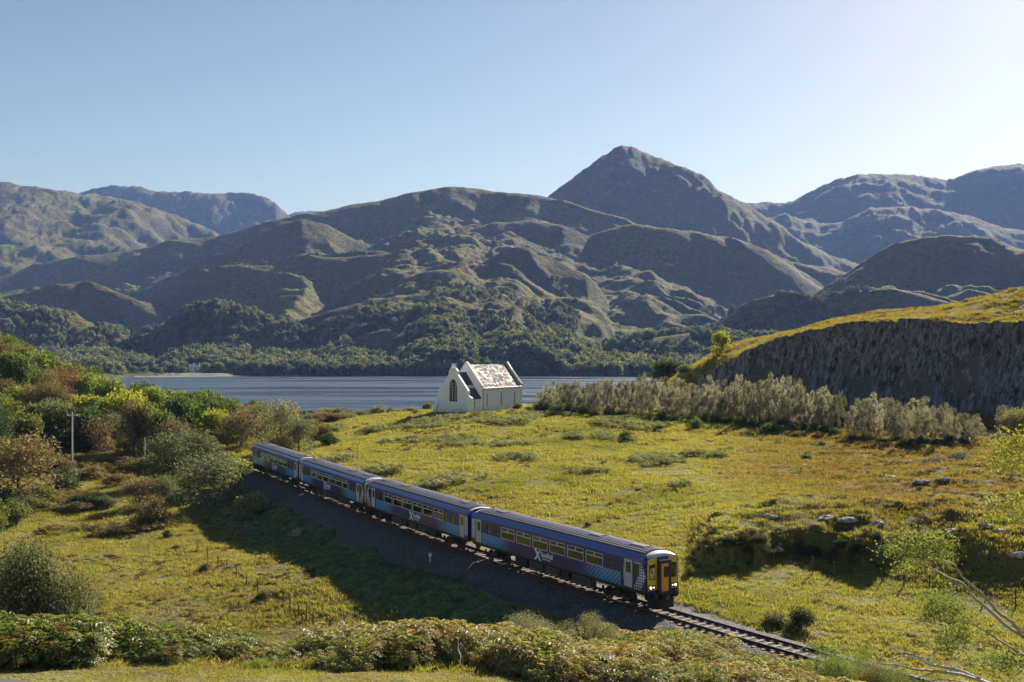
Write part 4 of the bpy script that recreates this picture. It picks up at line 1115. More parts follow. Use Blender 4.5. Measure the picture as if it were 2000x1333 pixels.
def leaf_quads(C, size, rs, aspect=0.6, up=0.0):
    """one rhombic leaf face at each centre, facing at random"""
    n = len(C)
    a = rs.normal(size=(n, 3)); a[:, 2] += up * 2.5; a /= np.linalg.norm(a, axis=1)[:, None]
    b = rs.normal(size=(n, 3)); b -= (a * b).sum(1)[:, None] * a; b /= np.linalg.norm(b, axis=1)[:, None]
    s = size * rs.uniform(0.55, 1.35, n)[:, None]
    V = np.stack([C - a * s, C + b * s * aspect, C + a * s, C - b * s * aspect], 1).reshape(-1, 3)
    F = np.arange(4 * n).reshape(n, 4)
    return V, F
def crown(kind, n, leaf, seed, aspect=0.6):
    """unit crown (height 1, width about 1) as leaf faces gathered in clumps"""
    rs = np.random.RandomState(seed); L = []
    if kind == 'round':
        for i in range(17):
            d = rs.normal(size=3); d /= np.linalg.norm(d); q = rs.uniform(.45, 1)
            L.append((d[0] * .30 * q, d[1] * .30 * q, .56 + d[2] * .26 * q, rs.uniform(.13, .24)))
        for i in range(9):
            a = rs.uniform(0, 6.28); L.append((.3 * math.cos(a), .3 * math.sin(a), rs.uniform(.10, .30), rs.uniform(.12, .20)))
    elif kind == 'bush':
        for i in range(20):
            a = rs.uniform(0, 6.28); q = rs.uniform(0, 1) ** .6; z = rs.uniform(.18, .8) * (1 - .45 * q)
            L.append((.38 * q * math.cos(a), .38 * q * math.sin(a), z, rs.uniform(.13, .22)))
    elif kind == 'plume':
        for i in range(20):
            z = rs.uniform(.22, .94); w = .34 * math.sin(min(1, (z - .1) / .42) * math.pi / 2) * (1 - max(0, z - .62) / .62) 
            a = rs.uniform(0, 6.28); L.append((w * .85 * math.cos(a), w * .85 * math.sin(a), z, rs.uniform(.05, .13)))
    elif kind == 'conifer':
        for i in range(26):
            z = rs.uniform(.10, .97); w = .42 * (1 - z) ** .8 + .02; a = rs.uniform(0, 6.28)
            L.append((w * .8 * math.cos(a), w * .8 * math.sin(a), z, max(.035, .15 * (1.05 - z))))
    L = np.array(L); w = L[:, 3] ** 2; pick = rs.choice(len(L), n, p=w / w.sum())
    d = rs.normal(size=(n, 3)); d /= np.linalg.norm(d, axis=1)[:, None]
    rad = L[pick, 3] * (0.45 + 0.62 * rs.uniform(0, 1, n) ** 0.5) * (1 + 0.18 * rs.normal(size=n))
    C = L[pick, :3] + d * rad[:, None] * np.array([1, 1, .85])
    C = C[C[:, 2] > .02]
    return leaf_quads(C, leaf, rs, aspect, 0.08 if kind in ('plume',) else 0)
def trunk_mb(seed, h=.62, r=.022, limbs=5, spread=.3, start=.12, multi=1):
    rs = random.Random(seed); m = MB()
    for k in range(multi):
        ox, oy = (rs.uniform(-.1, .1), rs.uniform(-.1, .1)) if multi > 1 else (0, 0)
        pts = [(ox, oy, -.06)]; x, y = ox, oy
        for i in range(1, 6):
            x += rs.uniform(-.022, .022) + ox * .2; y += rs.uniform(-.022, .022) + oy * .2; pts.append((x, y, h * i / 5))
        m.tube(pts, [r * (1.25 - .2 * i) for i in range(6)], 6)
        for i in range(limbs):
            q = rs.uniform(start + .1, .95); b = Vector(pts[min(5, int(q * 5))]); a = rs.uniform(0, 6.28); l = spread * rs.uniform(.6, 1.1)
            m.tube([b, b + Vector((math.cos(a) * l * .5, math.sin(a) * l * .5, l * .35)), b + Vector((math.cos(a) * l, math.sin(a) * l, l * .85))], [r * .5, r * .33, r * .12], 4)
    return m
KINDS = {}
def kind_meshes(kind):
    if kind in KINDS: return KINDS[kind]
    spec = {'oak': ('round', 4200, .030, .62, 4, 3), 'willow': ('round', 5200, .021, .45, 4, 3), 'birch': ('plume', 2200, .019, .6, 6, 5), 'bush': ('bush', 3600, .028, .6, 3, 3),
            'conifer': ('conifer', 3200, .030, .5, 2, 0), 'finebush': ('bush', 26000, .0095, .38, 2, 3), 'finetree': ('round', 46000, .0115, .5, 2, 4)}[kind]
    shape, n, leaf, asp, variants, limbs = spec
    out = []
    for v in range(variants):
        V, F = crown(shape, n, leaf, 1000 + v * 17 + len(kind) * 101, asp)
        cm = make_mesh('crown', V, F, M_LEAF)
        tr = trunk_mb(50 + v, h=.85 if shape in ('plume', 'conifer') else .6, r=.014 if shape == 'plume' else .02, limbs=limbs, multi=3 if shape == 'bush' else 1, spread=.16 if shape == 'plume' else .3)
        out.append((cm, tr.mesh('trunk', M_PALEBARK if kind == 'birch' else M_BARK)))
    KINDS[kind] = out
    return out
def tree(name, kind, x, y, w, h, col, label, cat='tree', group=None, sink=.1, z=None, depth=None):
    cm, tm = random.choice(kind_meshes(kind))
    zz = gz(x, y) if z is None else z
    r = empty(name, (x, y, zz - sink), random.uniform(0, 6.28)); tag(r, label, cat, group)
    r.scale = (w, w if depth is None else depth, h)
    c = add_obj('crown', cm, r); v = random.uniform(.88, 1.12)
    c.color = (col[0] * v, col[1] * v, col[2] * v, 1)
    add_obj('trunk', tm, r)
    return r

GREYG = (.125, .13, .075); OLIVE = (.13, .135, .04); GREEN = (.085, .115, .032); DARK = (.042, .065, .022); YELLOW = (.27, .27, .035); LIME = (.165, .19, .045)
RUST = (.17, .095, .045); PURP = (.125, .095, .06); PALE = (.19, .18, .10); BROWN = (.14, .11, .055)
CNAME = {GREYG: 'grey green', OLIVE: 'olive', GREEN: 'mid green', DARK: 'dark green', YELLOW: 'bright yellow', LIME: 'light green', RUST: 'rusty brown', PURP: 'dull purplish', PALE: 'pale', BROWN: 'brownish'}
ORD = ['first', 'second', 'third', 'fourth', 'fifth', 'sixth', 'seventh', 'eighth', 'ninth', 'tenth', 'eleventh', 'twelfth', 'thirteenth', 'fourteenth', 'fifteenth', 'sixteenth', 'seventeenth', 'eighteenth', 'nineteenth', 'twentieth']
def ordn(i):
    if i < 20: return ORD[i]
    n = i + 1; s = {1: 'st', 2: 'nd', 3: 'rd'}.get(n % 10 if n % 100 not in (11, 12, 13) else 0, 'th'); return f'{n}{s}'

# named single bushes and trees: (kind, name, px centre, py foot, px width, px height, colour, label)
def placed(kind, name, px, py, w, h, col, label, cat=None, dmin=44, dmax=330, d=None):
    if d is None: x, y, z = hit(px, py, dmin, dmax)
    else: x, y = PXD(px, d), d; z = gz(x, y)
    k = y / FPX
    hh = h * k * 1.06 if d is None else CZ - (py - h - HOR) * k - z
    big = kind == 'willow' or (kind == 'bush' and px < 650 and w > 30)
    return tree(name, kind, x, y, w * k * (1.36 if big else 1.15), hh * (1.12 if big and d is None else 1), col, label, cat or ('bush' if 'bush' in name or 'shrub' in name else 'tree'), sink=.05)
placed('finetree', 'birch_tree', 78, 1262, 190, 222, (.12, .125, .065), 'large leafy grey green tree at the left edge behind the near bracken', d=60)
placed('finetree', 'birch_tree', -40, 1250, 150, 180, (.11, .12, .06), 'grey green tree cut off by the left edge of the picture', d=64)
placed('finebush', 'willow_bush', 300, 1275, 235, 115, (.14, .135, .085), 'wide grey twiggy willow bush behind the green bracken', d=57)
placed('finebush', 'willow_bush', 1015, 1268, 175, 88, (.17, .165, .10), 'pale grey twiggy willow bush above the bracken in front of the train', d=52)
placed('finebush', 'willow_bush', 1150, 1240, 110, 60, (.19, .18, .11), 'small pale willow bush beside the ballast in front of the train', d=57)
for a in [
 ('bush', 'willow_bush', 492, 1008, 70, 52, (.20, .20, .09), 'round pale yellowish bush at the foot of the railway bank'),
 ('bush', 'willow_bush', 304, 1030, 62, 60, BROWN, 'round brownish bush standing in the meadow with a long shadow'),
 ('willow', 'willow_bush', 275, 992, 76, 55, PURP, 'low purplish brown bush left of the big willow'),
 ('willow', 'willow_bush', 322, 985, 50, 55, GREYG, 'narrow grey green bush between the purplish bush and the big willow'),
 ('willow', 'willow_tree', 420, 992, 118, 104, GREYG, 'large rounded grey green willow beside the railway bank'),
 ('bush', 'willow_bush', 448, 950, 90, 66, (.17, .19, .05), 'yellow green topped bush beside the rear of the train'),
 ('willow', 'willow_tree', 338, 945, 88, 92, (.085, .095, .05), 'dark grey green tree left of the big willow'),
 ('willow', 'willow_tree', 385, 930, 80, 86, GREYG, 'grey green tree behind the big willow by the railway'),
 ('willow', 'willow_tree', 36, 975, 132, 125, BROWN, 'large brownish round tree at the left edge of the meadow'),
 ('bush', 'willow_bush', 26, 1030, 56, 62, OLIVE, 'small olive bush at the left edge below the brownish tree'),
 ('bush', 'willow_bush', -8, 1040, 50, 70, OLIVE, 'olive bush cut by the left edge of the meadow'),
 ('bush', 'willow_bush', 128, 960, 54, 52, (.07, .09, .045), 'dark bush in the browned bracken of the left meadow'),
 ('bush', 'gorse_bush', 165, 985, 60, 24, DARK, 'low dark bush at the edge of the left meadow'),
 ('bush', 'willow_bush', 90, 985, 60, 36, OLIVE, 'low olive bush right of the large brownish tree'),
 ('bush', 'flowering_bush', 580, 1052, 26, 26, (.40, .36, .26), 'small pale feathery bush on the shaded railway bank'),
 ('bush', 'flowering_bush', 565, 1022, 12, 18, (.24, .27, .14), 'tiny pale green bush on the shaded railway bank'),
 ('willow', 'willow_tree', 470, 878, 80, 78, BROWN, 'brownish willow behind the rear of the train, nearest the track'),
 ('willow', 'willow_tree', 505, 872, 74, 92, GREYG, 'grey green willow rising behind the last carriage'),
 ('willow', 'willow_tree', 548, 884, 76, 92, PALE, 'pale green willow above the coupling of the last two carriages'),
 ('willow', 'willow_tree', 583, 885, 60, 68, GREYG, 'rounded grey green willow above the third carriage'),
 ('bush', 'willow_bush', 545, 893, 44, 50, (.22, .17, .06), 'orange brown bush just behind the last carriage'),
 ('bush', 'willow_bush', 432, 866, 70, 40, OLIVE, 'olive bush between the track and the wood'),
 ('bush', 'willow_bush', 625, 862, 44, 40, BROWN, 'brown bush right of the willows behind the train'),
 ('bush', 'willow_bush', 643, 870, 34, 26, DARK, 'small dark bush at the edge of the field behind the train'),
 ('bush', 'gorse_bush', 836, 803, 22, 22, OLIVE, 'olive bush beside the west end of the chapel'),
 ('oak', 'hill_tree', 1409, 692, 42, 46, (.22, .22, .03), 'lone yellow green tree on the brow of the cliff'),
 ('oak', 'hill_tree', 1306, 746, 74, 48, (.055, .07, .025), 'dark rounded tree at the foot of the cliff beyond the birch row'),
 ('oak', 'hill_tree', 1340, 742, 34, 30, (.12, .14, .06), 'small grey green tree beside the dark tree below the cliff'),
 ('bush', 'gorse_bush', 1363, 838, 30, 28, (.10, .13, .06), 'small round grey bush in front of the birch row'),
 ('bush', 'gorse_bush', 1511, 846, 46, 26, (.06, .10, .03), 'round dark green bush in front of the birch row'),
 ('bush', 'gorse_bush', 1225, 861, 34, 24, (.05, .075, .03), 'dark green bush among pale bracken right of the chapel'),
 ('bush', 'gorse_bush', 1266, 822, 28, 16, (.07, .12, .03), 'green bush above the pale bracken right of the chapel'),
 ('bush', 'gorse_bush', 1288, 842, 24, 16, (.07, .10, .05), 'small dark bush at the right of the pale bracken'),
 ('bush', 'gorse_bush', 1602, 873, 26, 17, (.13, .13, .08), 'small grey bush in the field below the gap in the birches'),
 ('bush', 'gorse_bush', 1572, 900, 24, 16, (.06, .08, .04), 'low dark bush in the middle of the right field'),
 ('bush', 'gorse_bush', 1558, 1232, 62, 62, (.06, .07, .035), 'dark grey bush beside the rails in front of the train'),
 ('bush', 'gorse_bush', 1515, 1222, 50, 36, (.11, .11, .06), 'brown grey bush just left of the dark bush by the rails'),
 ('bush', 'gorse_bush', 1600, 1298, 90, 52, (.12, .16, .035), 'green bush covering the rails at the end of the visible track'),
 ('bush', 'gorse_bush', 1345, 1130, 22, 30, (.14, .13, .06), 'thin brown weeds beside the front of the train'),
 ('willow', 'willow_bush', 1990, 850, 70, 52, PALE, 'pale grey birch scrub at the right edge below the cliff')]:
    placed(*a)

# ---- the wood on the left: rows from the back to the front
def top_back(px): return np.interp(px, [-60, 0, 60, 100, 150, 200, 260, 330, 400, 440, 470, 540, 600], [600, 640, 668, 690, 700, 714, 738, 748, 758, 764, 780, 792, 800])
rows = [('back', 262, -50, 455, 29, top_back, [GREEN, GREEN, LIME, RUST, OLIVE, DARK], (50, 70)),
        ('second', 236, -60, 470, 33, lambda p: top_back(p) + 14 + 8 * math.sin(p / 40), [GREEN, LIME, OLIVE, BROWN, DARK, GREEN], (52, 72)),
        ('third', 214, -60, 465, 38, lambda p: np.interp(p, [-60, 0, 100, 200, 300, 400, 470], [700, 725, 745, 758, 765, 782, 800]) + 7 * math.sin(p / 23), [GREEN, LIME, GREEN, BROWN, DARK, YELLOW], (56, 84)),
        ('fourth', 204, -60, 385, 44, lambda p: np.interp(p, [-60, 0, 100, 200, 300, 400], [762, 762, 766, 782, 782, 806]) + 6 * math.sin(p / 19), [OLIVE, GREEN, BROWN, DARK, LIME, GREYG], (60, 90)),
        ('front', 192, -60, 400, 42, lambda p: np.interp(p, [-60, 0, 60, 120, 200, 270, 330, 400], [790, 790, 800, 772, 800, 765, 790, 815]) + 5 * math.sin(p / 17), [BROWN, GREEN, PURP, DARK, OLIVE, GREYG], (62, 96))]
for rn, d0, pa, pb, stepp, top, cols, ww in rows:
    i = 0; p = pa
    while p < pb:
        d = d0 + random.uniform(-8, 8); x = PXD(p, d); z = gz(x, d)
        o_, s_ = track_coords(np.array([x]), np.array([d]))
        zt = CZ - (float(top(p)) + random.uniform(-7, 9) - HOR) / FPX * d
        h = max(3.2, zt - z)
        col = cols[random.randrange(len(cols))]
        if rn == 'third' and 225 < p < 275: col = YELLOW
        if rn == 'second' and 110 < p < 160: col = RUST
        if abs(o_[0]) > 4.5:
            w = random.uniform(*ww) * d / FPX
            kind = 'conifer' if (col is DARK and random.random() < .5 and rn != 'front') else ('willow' if col in (GREYG, BROWN, PURP, RUST) else 'oak')
            tree('woodland_tree', kind, x, d, w * (0.75 if kind == 'conifer' else 1.12), h, col, f'{CNAME[col]} tree in the {rn} row of the left wood, {ordn(i)} from the left', 'tree', 'trees of the wood on the left')
            i += 1
        p += stepp * .80 * random.uniform(.72, 1.25)
for k, (p, d, t_, w, c, lb) in enumerate([(398, 215, 752, 46, (.12, .17, .035), 'pointed green spruce rising above the end of the left wood'), (428, 220, 762, 36, (.11, .16, .035), 'smaller pointed spruce right of the tall one above the loch'), (352, 225, 758, 60, GREEN, 'rounded dark spruce top against the loch, left of the pointed ones')]):
    x = PXD(p, d); z = gz(x, d); tree('spruce_tree', 'conifer' if k < 2 else 'oak', x, d, w * d / FPX * 1.3, CZ - (t_ - HOR) / FPX * d - z, c, lb)
# steep wooded knoll at the far left
i = 0
for d in (176, 186, 290, 305):
    for p in np.arange(-90, 80 if d < 250 else 150, 34):
        if d < 250 and p > 10: continue
        x = PXD(p, d) + random.uniform(-2, 2); z = gz(x, d); tp = float(top_back(p)) + (4 if d > 250 else 100)
        h = min(11, max(4, CZ - (tp - HOR) / FPX * d - z))
        tree('woodland_tree', 'willow', x, d, random.uniform(6, 8.5), h, random.choice([BROWN, OLIVE, GREEN, DARK]), f'bushy tree on the steep slope at the far left, {ordn(i)} from the {"near edge" if d < 250 else "skyline"}', 'tree', 'trees on the steep left slope'); i += 1

# ---- scrub along the near shore between the wood and the chapel
i = 0
for d, pa, pb, st, tp in ((335, 440, 760, 17, 790), (300, 455, 740, 19, 795), (268, 470, 705, 22, 806), (246, 560, 690, 24, 824)):
    p = pa
    while p < pb:
        dd = d + random.uniform(-10, 10); x = PXD(p, dd); z = gz(x, dd)
        t_ = tp + random.uniform(-6, 9) - (14 if p < 520 else 0) + (p - 600) * .02
        h = max(2.2, CZ - (t_ - HOR) / FPX * dd - z); h = min(h, 9)
        tree('shore_tree', random.choice(['willow', 'willow', 'bush', 'oak']), x, dd, random.uniform(4.0, 7.0), h, random.choice([GREYG, BROWN, PURP, GREYG, DARK, PALE, RUST]),
             f'scrubby tree between the wood and the chapel, {ordn(i)} counted from the loch side', 'tree', 'scrub trees by the near shore'); i += 1
        p += st * random.uniform(.75, 1.3)
for i, (p, py) in enumerate([(762, 808), (778, 806), (792, 803), (803, 806), (812, 808), (1010, 800), (1032, 802), (1046, 803)]):
    placed('bush', 'gorse_bush', p, py, random.uniform(12, 20), random.uniform(9, 15), random.choice([DARK, OLIVE, GREYG]), f'small shrub on the grassy brow by the chapel, {ordn(i)} from the left', 'bush')

# ---- the long row of slender birches
def base_y(p): return np.interp(p, [1050, 1200, 1350, 1480, 1580, 1650, 1660, 1760, 1900, 1960, 2010], [803, 813, 821, 833, 841, 846, 858, 866, 868, 850, 850])
def top_y(p): return np.interp(p, [1050, 1100, 1200, 1260, 1350, 1400, 1470, 1560, 1580, 1610, 1645, 1660, 1700, 1760, 1850, 1905, 1950, 2010], [758, 748, 742, 738, 752, 742, 738, 744, 758, 760, 772, 786, 774, 782, 790, 818, 800, 792])
segs = [('long row right of the chapel', 1052, 1352, 8.6), ('row before the cliff end', 1356, 1572, 9.6), ('clump left of the gap', 1580, 1646, 10.5), ('row right of the gap', 1662, 1908, 10.8), ('group at the right edge', 1958, 2030, 13)]
for nm_, pa, pb, st in segs:
    i = 0
    for lane in (0, 1, 2):
        p = pa + lane * 3
        while p < pb:
            by = base_y(p) - lane * 7 + random.uniform(-2, 2)
            x, d, z = hit(p, by, 90, 300)
            ty = top_y(p) + random.choice([-11, -4, 0, 4, 9, 16, 22]) + random.uniform(-4, 4) + (5 if lane == 0 else 0)
            h = CZ - (ty - HOR) / FPX * d - z
            col = random.choice([(.185, .165, .135), (.14, .125, .105), (.24, .22, .195), (.105, .10, .075)])
            w = random.uniform(26, 42) * (1.0 if p < 1600 else 1.12) * d / FPX
            tree('slender_birch', 'birch', x, d, w, h, col, f'slender grey birch, {ordn(i)} in the {nm_}', 'tree', 'slender birches in the rows below the cliff'); i += 1
            if random.random() < .07: p += st * 1.2
            p += st * random.uniform(.75, 1.3) * (1 if lane == 0 else 1.25)
# undergrowth at the feet of the birches
i = 0
for p in np.concatenate([np.arange(1060, 1350, 26), np.arange(1380, 1570, 17), np.arange(1590, 1650, 22), np.arange(1670, 1900, 26)]):
    by = base_y(p) + random.uniform(0, 5)
    placed('bush', 'undergrowth_bush', p, by, random.uniform(24, 40), random.uniform(12, 26), random.choice([DARK, (.055, .075, .035), GREEN]), f'dark bush under the birches, {ordn(i)} along from the chapel end', 'bush'); i += 1
# scattered low shrubs on the cliff top and around
for i, (p, py) in enumerate([(1640, 640), (1700, 605), (1860, 600)]): pass

# dark scrub growing on the steep bank to the right of the train, and rough scrub in the left meadow
i = 0
for p in np.arange(1378, 1730, 15):
    placed('bush', 'heath_bush', p + random.uniform(-6, 6), 1072 + 18 * random.random() + 12 * (p > 1600), random.uniform(22, 44), random.uniform(12, 24), random.choice([DARK, BROWN, (.07, .075, .04), (.10, .08, .05), OLIVE]), f'dark scrub on the steep bank right of the train, {ordn(i)} from its left end', 'bush'); i += 1
i = 0
for p, py, w, h in [(62, 915, 70, 50), (112, 925, 60, 40), (8, 930, 60, 60), (185, 935, 44, 30), (225, 950, 40, 28), (150, 1000, 50, 22), (205, 990, 40, 24), (250, 925, 44, 34), (300, 925, 60, 44), (350, 905, 60, 48), (395, 895, 56, 44), (60, 1000, 54, 34), (15, 990, 50, 40), (375, 960, 50, 40), (328, 1050, 22, 20), (402, 1118, 26, 22), (515, 1172, 30, 22), (345, 1075, 22, 14)]:
    placed('bush', 'scrub_bush', p, py, w, h, random.choice([GREYG, OLIVE, BROWN, DARK, PURP]), f'scrubby bush in the left meadow, {ordn(i)} in the scatter below the wood', 'bush'); i += 1

# ------------------------------------------------------------------ scattered ground cover
def scatter(name, P, rz, scl, idx, sources, label=None):
    """many small plants as ONE object: points that carry shared meshes"""
    me = bpy.data.meshes.new(name); me.vertices.add(len(P)); me.vertices.foreach_set('co', np.asarray(P, np.float32).ravel())
    for nm_, typ, val in (('rz', 'FLOAT', rz), ('idx', 'INT', idx)):
        a = me.attributes.new(nm_, typ, 'POINT'); a.data.foreach_set('value', np.asarray(val, np.float32 if typ == 'FLOAT' else np.int32))
    a = me.attributes.new('scl', 'FLOAT_VECTOR', 'POINT'); a.data.foreach_set('vector', np.asarray(scl, np.float32).ravel())
    o = add_obj(name, me); tag(o, label, kind='stuff')
    cl = bpy.data.collections.new(name + '_plants')
    for i, m in enumerate(sources):
        so = bpy.data.objects.new(f'{name}_plant_{i:02d}', m); cl.objects.link(so)
    ng = bpy.data.node_groups.new(name + '_scatter', 'GeometryNodeTree')
    ng.interface.new_socket('Geometry', in_out='INPUT', socket_type='NodeSocketGeometry'); ng.interface.new_socket('Geometry', in_out='OUTPUT', socket_type='NodeSocketGeometry')
    N = ng.nodes; Lk = ng.links
    gi = N.new('NodeGroupInput'); go = N.new('NodeGroupOutput'); ip = N.new('GeometryNodeInstanceOnPoints'); ci = N.new('GeometryNodeCollectionInfo')
    ci.inputs['Collection'].default_value = cl; ci.inputs['Separate Children'].default_value = True; ci.inputs['Reset Children'].default_value = True
    ip.inputs['Pick Instance'].default_value = True
    def attr(n_, t_):
        a = N.new('GeometryNodeInputNamedAttribute'); a.data_type = t_; a.inputs['Name'].default_value = n_; return a.outputs['Attribute']
    cx = N.new('ShaderNodeCombineXYZ'); Lk.new(attr('rz', 'FLOAT'), cx.inputs[2])
    Lk.new(gi.outputs[0], ip.inputs['Points']); Lk.new(ci.outputs[0], ip.inputs['Instance']); Lk.new(attr('idx', 'INT'), ip.inputs['Instance Index'])
    Lk.new(cx.outputs[0], ip.inputs['Rotation']); Lk.new(attr('scl', 'FLOAT_VECTOR'), ip.inputs['Scale']); Lk.new(ip.outputs[0], go.inputs[0])
    md = o.modifiers.new('scatter', 'NODES'); md.node_group = ng
    return o
def cover_points(n, pa, pb, da, db, power=1.0, seed=3):
    """random plan points, denser towards the camera"""
    rs = np.random.RandomState(seed); u = rs.uniform(0, 1, n)
    q = 2 - power
    d = (da ** q + (db ** q - da ** q) * u) ** (1 / q) if abs(q) > 1e-6 else da * (db / da) ** u
    p = rs.uniform(pa, pb, n)
    return PXD(p, d), d, p, rs
def clear(x, y, off=4.6):
    o, s = track_coords(x, y)
    ok = (o > off + .6) | (o < -3.7)
    c, s_ = math.cos(math.radians(57)), math.sin(math.radians(57)); lx = (x - CHX) * c + (y - CHY) * s_; ly = -(x - CHX) * s_ + (y - CHY) * c
    return ok & ~((np.abs(lx) < 12) & (np.abs(ly) < 5.2))

def grass_material(heather=False):
    t = NT('grass_blades' if not heather else 'heather_sprigs')
    oi = t.t.nodes.new('ShaderNodeObjectInfo'); L = oi.outputs['Location']
    if heather:
        c = t.ramp(oi.outputs['Random'], [(0.0, (0.09, 0.07, 0.04)), (0.4, (0.13, 0.085, 0.07)), (0.7, (0.12, 0.12, 0.05)), (1.0, (0.18, 0.13, 0.09))])
    else:
        c, _, _ = field_color(t, L)
        z = t.sep(t.n('ShaderNodeTexCoord').outputs['Object'])[2]
        c = t.mix(t.m('MULTIPLY', t.m('LESS_THAN', oi.outputs['Random'], .22), .45), c, (0.27, 0.20, 0.10))
        c = t.mix(t.m('MULTIPLY', t.m('GREATER_THAN', oi.outputs['Random'], .80), .35), c, (0.14, 0.18, 0.04))
    k = t.m('ADD', 0.75, t.m('MULTIPLY', t.t.nodes.new('ShaderNodeNewGeometry').outputs['Random Per Island'], 0.6))
    hs = t.n('ShaderNodeHueSaturation'); t.set(hs.inputs['Color'], c); t.set(hs.inputs['Value'], k); hs.inputs['Saturation'].default_value = 1.0
    t.leafy(hs.outputs[0], 0.5, (1.22, 1.18, 0.62), gloss=0.01); return t.mat
def tuft(seed, n=16, h=.5, spread=.30, w=.022, lean=.35):
    rs = np.random.RandomState(seed); V = []; F = []
    for i in range(n):
        a = rs.uniform(0, 6.28); r = spread * rs.uniform(0, 1) ** .5; bx, by = r * math.cos(a), r * math.sin(a)
        hh = h * rs.uniform(.55, 1.15); la = a + rs.normal() * .6; l = lean * hh * rs.uniform(.3, 1.3)
        ww = w * rs.uniform(.7, 1.3); pa = rs.uniform(0, 6.28); dx, dy = ww * math.cos(pa), ww * math.sin(pa)
        k = len(V)
        V += [(bx - dx, by - dy, -.05), (bx + dx, by + dy, -.05), (bx + l * .4 * math.cos(la) + dx * .8, by + l * .4 * math.sin(la) + dy * .8, hh * .6), (bx + l * .4 * math.cos(la) - dx * .8, by + l * .4 * math.sin(la) - dy * .8, hh * .6), (bx + l * math.cos(la), by + l * math.sin(la), hh)]
        F += [(k, k + 1, k + 2, k + 3), (k + 3, k + 2, k + 4)]
    return V, F
GM = grass_material(); HM = grass_material(True)
tufts = [make_mesh('tuft', *tuft(i, 34, .40, .55, .022, .75), GM) for i in range(6)]
def build_grass():
    x, y, p, rs = cover_points(152000, -380, 2460, 37, 300, 1.25, 5)
    z = ground_z(x, y); ok = clear(x, y) & (z > 1)
    de = np.interp(p, CL_P, CL_D); onface = (p > 1330) & (y > de - 4) & (y < de + 5.5); ok &= ~onface
    road = (p < 150) & (y < 41.5) & (x < -15.5); ok &= ~road
    x, y, z, p = x[ok], y[ok], z[ok], p[ok]; n = len(x)
    patch = vnoise(x / 5, y / 5, 61); big = vnoise(x / 18, y / 18, 63)
    s = 0.45 + 0.55 * patch + 0.35 * big * rs.uniform(.5, 1, n)
    s *= np.clip(y / 130, .55, 1.6) ** .6
    verge = y < 43; s = np.where(verge, s * .45, s)
    keep = (vnoise(x / 2.6, y / 2.6, 67) + rs.uniform(-.35, .35, n)) > .30
    x, y, z, s = x[keep], y[keep], z[keep], s[keep]; n = len(x)
    scl = np.stack([s * 1.15, s * 1.15, s * rs.uniform(.7, 1.1, n)], -1)
    scatter('meadow_grass', np.stack([x, y, z - .03], -1), rs.uniform(0, 6.28, n), scl, rs.randint(0, len(tufts), n), tufts)
build_grass()

# heather and sedge hummocks
def hummock(seed, n=260, leaf=.075, mat=None):
    rs = np.random.RandomState(seed); C = rs.normal(size=(n, 3)); C /= np.linalg.norm(C, axis=1)[:, None]; C[:, 2] = np.abs(C[:, 2]); C *= rs.uniform(.6, 1.05, n)[:, None] * np.array([.5, .5, .42])
    V, F = leaf_quads(C, leaf, rs, .5, .4); return make_mesh('hummock', V, F, mat)
def build_heather():
    src = [hummock(i, mat=HM) for i in range(5)]
    x, y, p, rs = cover_points(26000, -60, 2080, 58, 260, 1.1, 15)
    z = ground_z(x, y); side = x - y * .16
    m = vnoise(x / 11, y / 11, 71) + .55 * (vnoise(x / 3.2, y / 3.2, 73) - .5)
    thr = np.where((side > 18) & (y > 82), .50, np.where(y > 175, .60, .68))
    sc_ = (p > 1350) & (p < 1800) & (y > 83) & (y < 91)
    ok = clear(x, y) & (z > 4) & ((m > thr) | (sc_ & (m > .22)))
    de = np.interp(p, CL_P, CL_D); ok &= ~((p > 1330) & (y > de - 4) & (y < de + 5.5))
    x, y, z = x[ok], y[ok], z[ok]; n = len(x); s = rs.uniform(.35, 1.15, n) * np.clip(y / 150, .7, 1.15)
    scatter('heather', np.stack([x, y, z - .05], -1), rs.uniform(0, 6.28, n), np.stack([s, s, s * rs.uniform(.5, .9, n)], -1), rs.randint(0, 5, n), src)
build_heather()

# ---- bracken: arching fronds with leaflets
def bracken_material():
    t = NT('bracken_fronds'); oi = t.t.nodes.new('ShaderNodeObjectInfo'); L = oi.outputs['Location']
    x, y, z = t.sep(L)[:3]
    g = t.ramp(t.m('ADD', t.m('MULTIPLY', oi.outputs['Random'], .55), t.m('MULTIPLY', t.noise(L, .30, 3), .55)),
               [(.15, (.13, .18, .04)), (.36, (.23, .27, .06)), (.48, (.36, .34, .20)), (.60, (.40, .36, .22)), (.80, (.32, .22, .09)), (.97, (.22, .13, .06))])
    green = t.step(t.m('MULTIPLY', x, -1), 6, 15)
    c = t.mix(t.m('MULTIPLY', green, .75), g, t.ramp(oi.outputs['Random'], [(0, (.055, .10, .03)), (.45, (.12, .18, .035)), (.75, (.27, .30, .05)), (.85, (.22, .13, .06)), (1, (.15, .09, .05))]))
    k = t.m('ADD', 0.7, t.m('MULTIPLY', t.t.nodes.new('ShaderNodeNewGeometry').outputs['Random Per Island'], 0.6))
    hs = t.n('ShaderNodeHueSaturation'); t.set(hs.inputs['Color'], c); t.set(hs.inputs['Value'], k)
    t.leafy(hs.outputs[0], 0.38, (1.2, 1.2, .6), .4); return t.mat
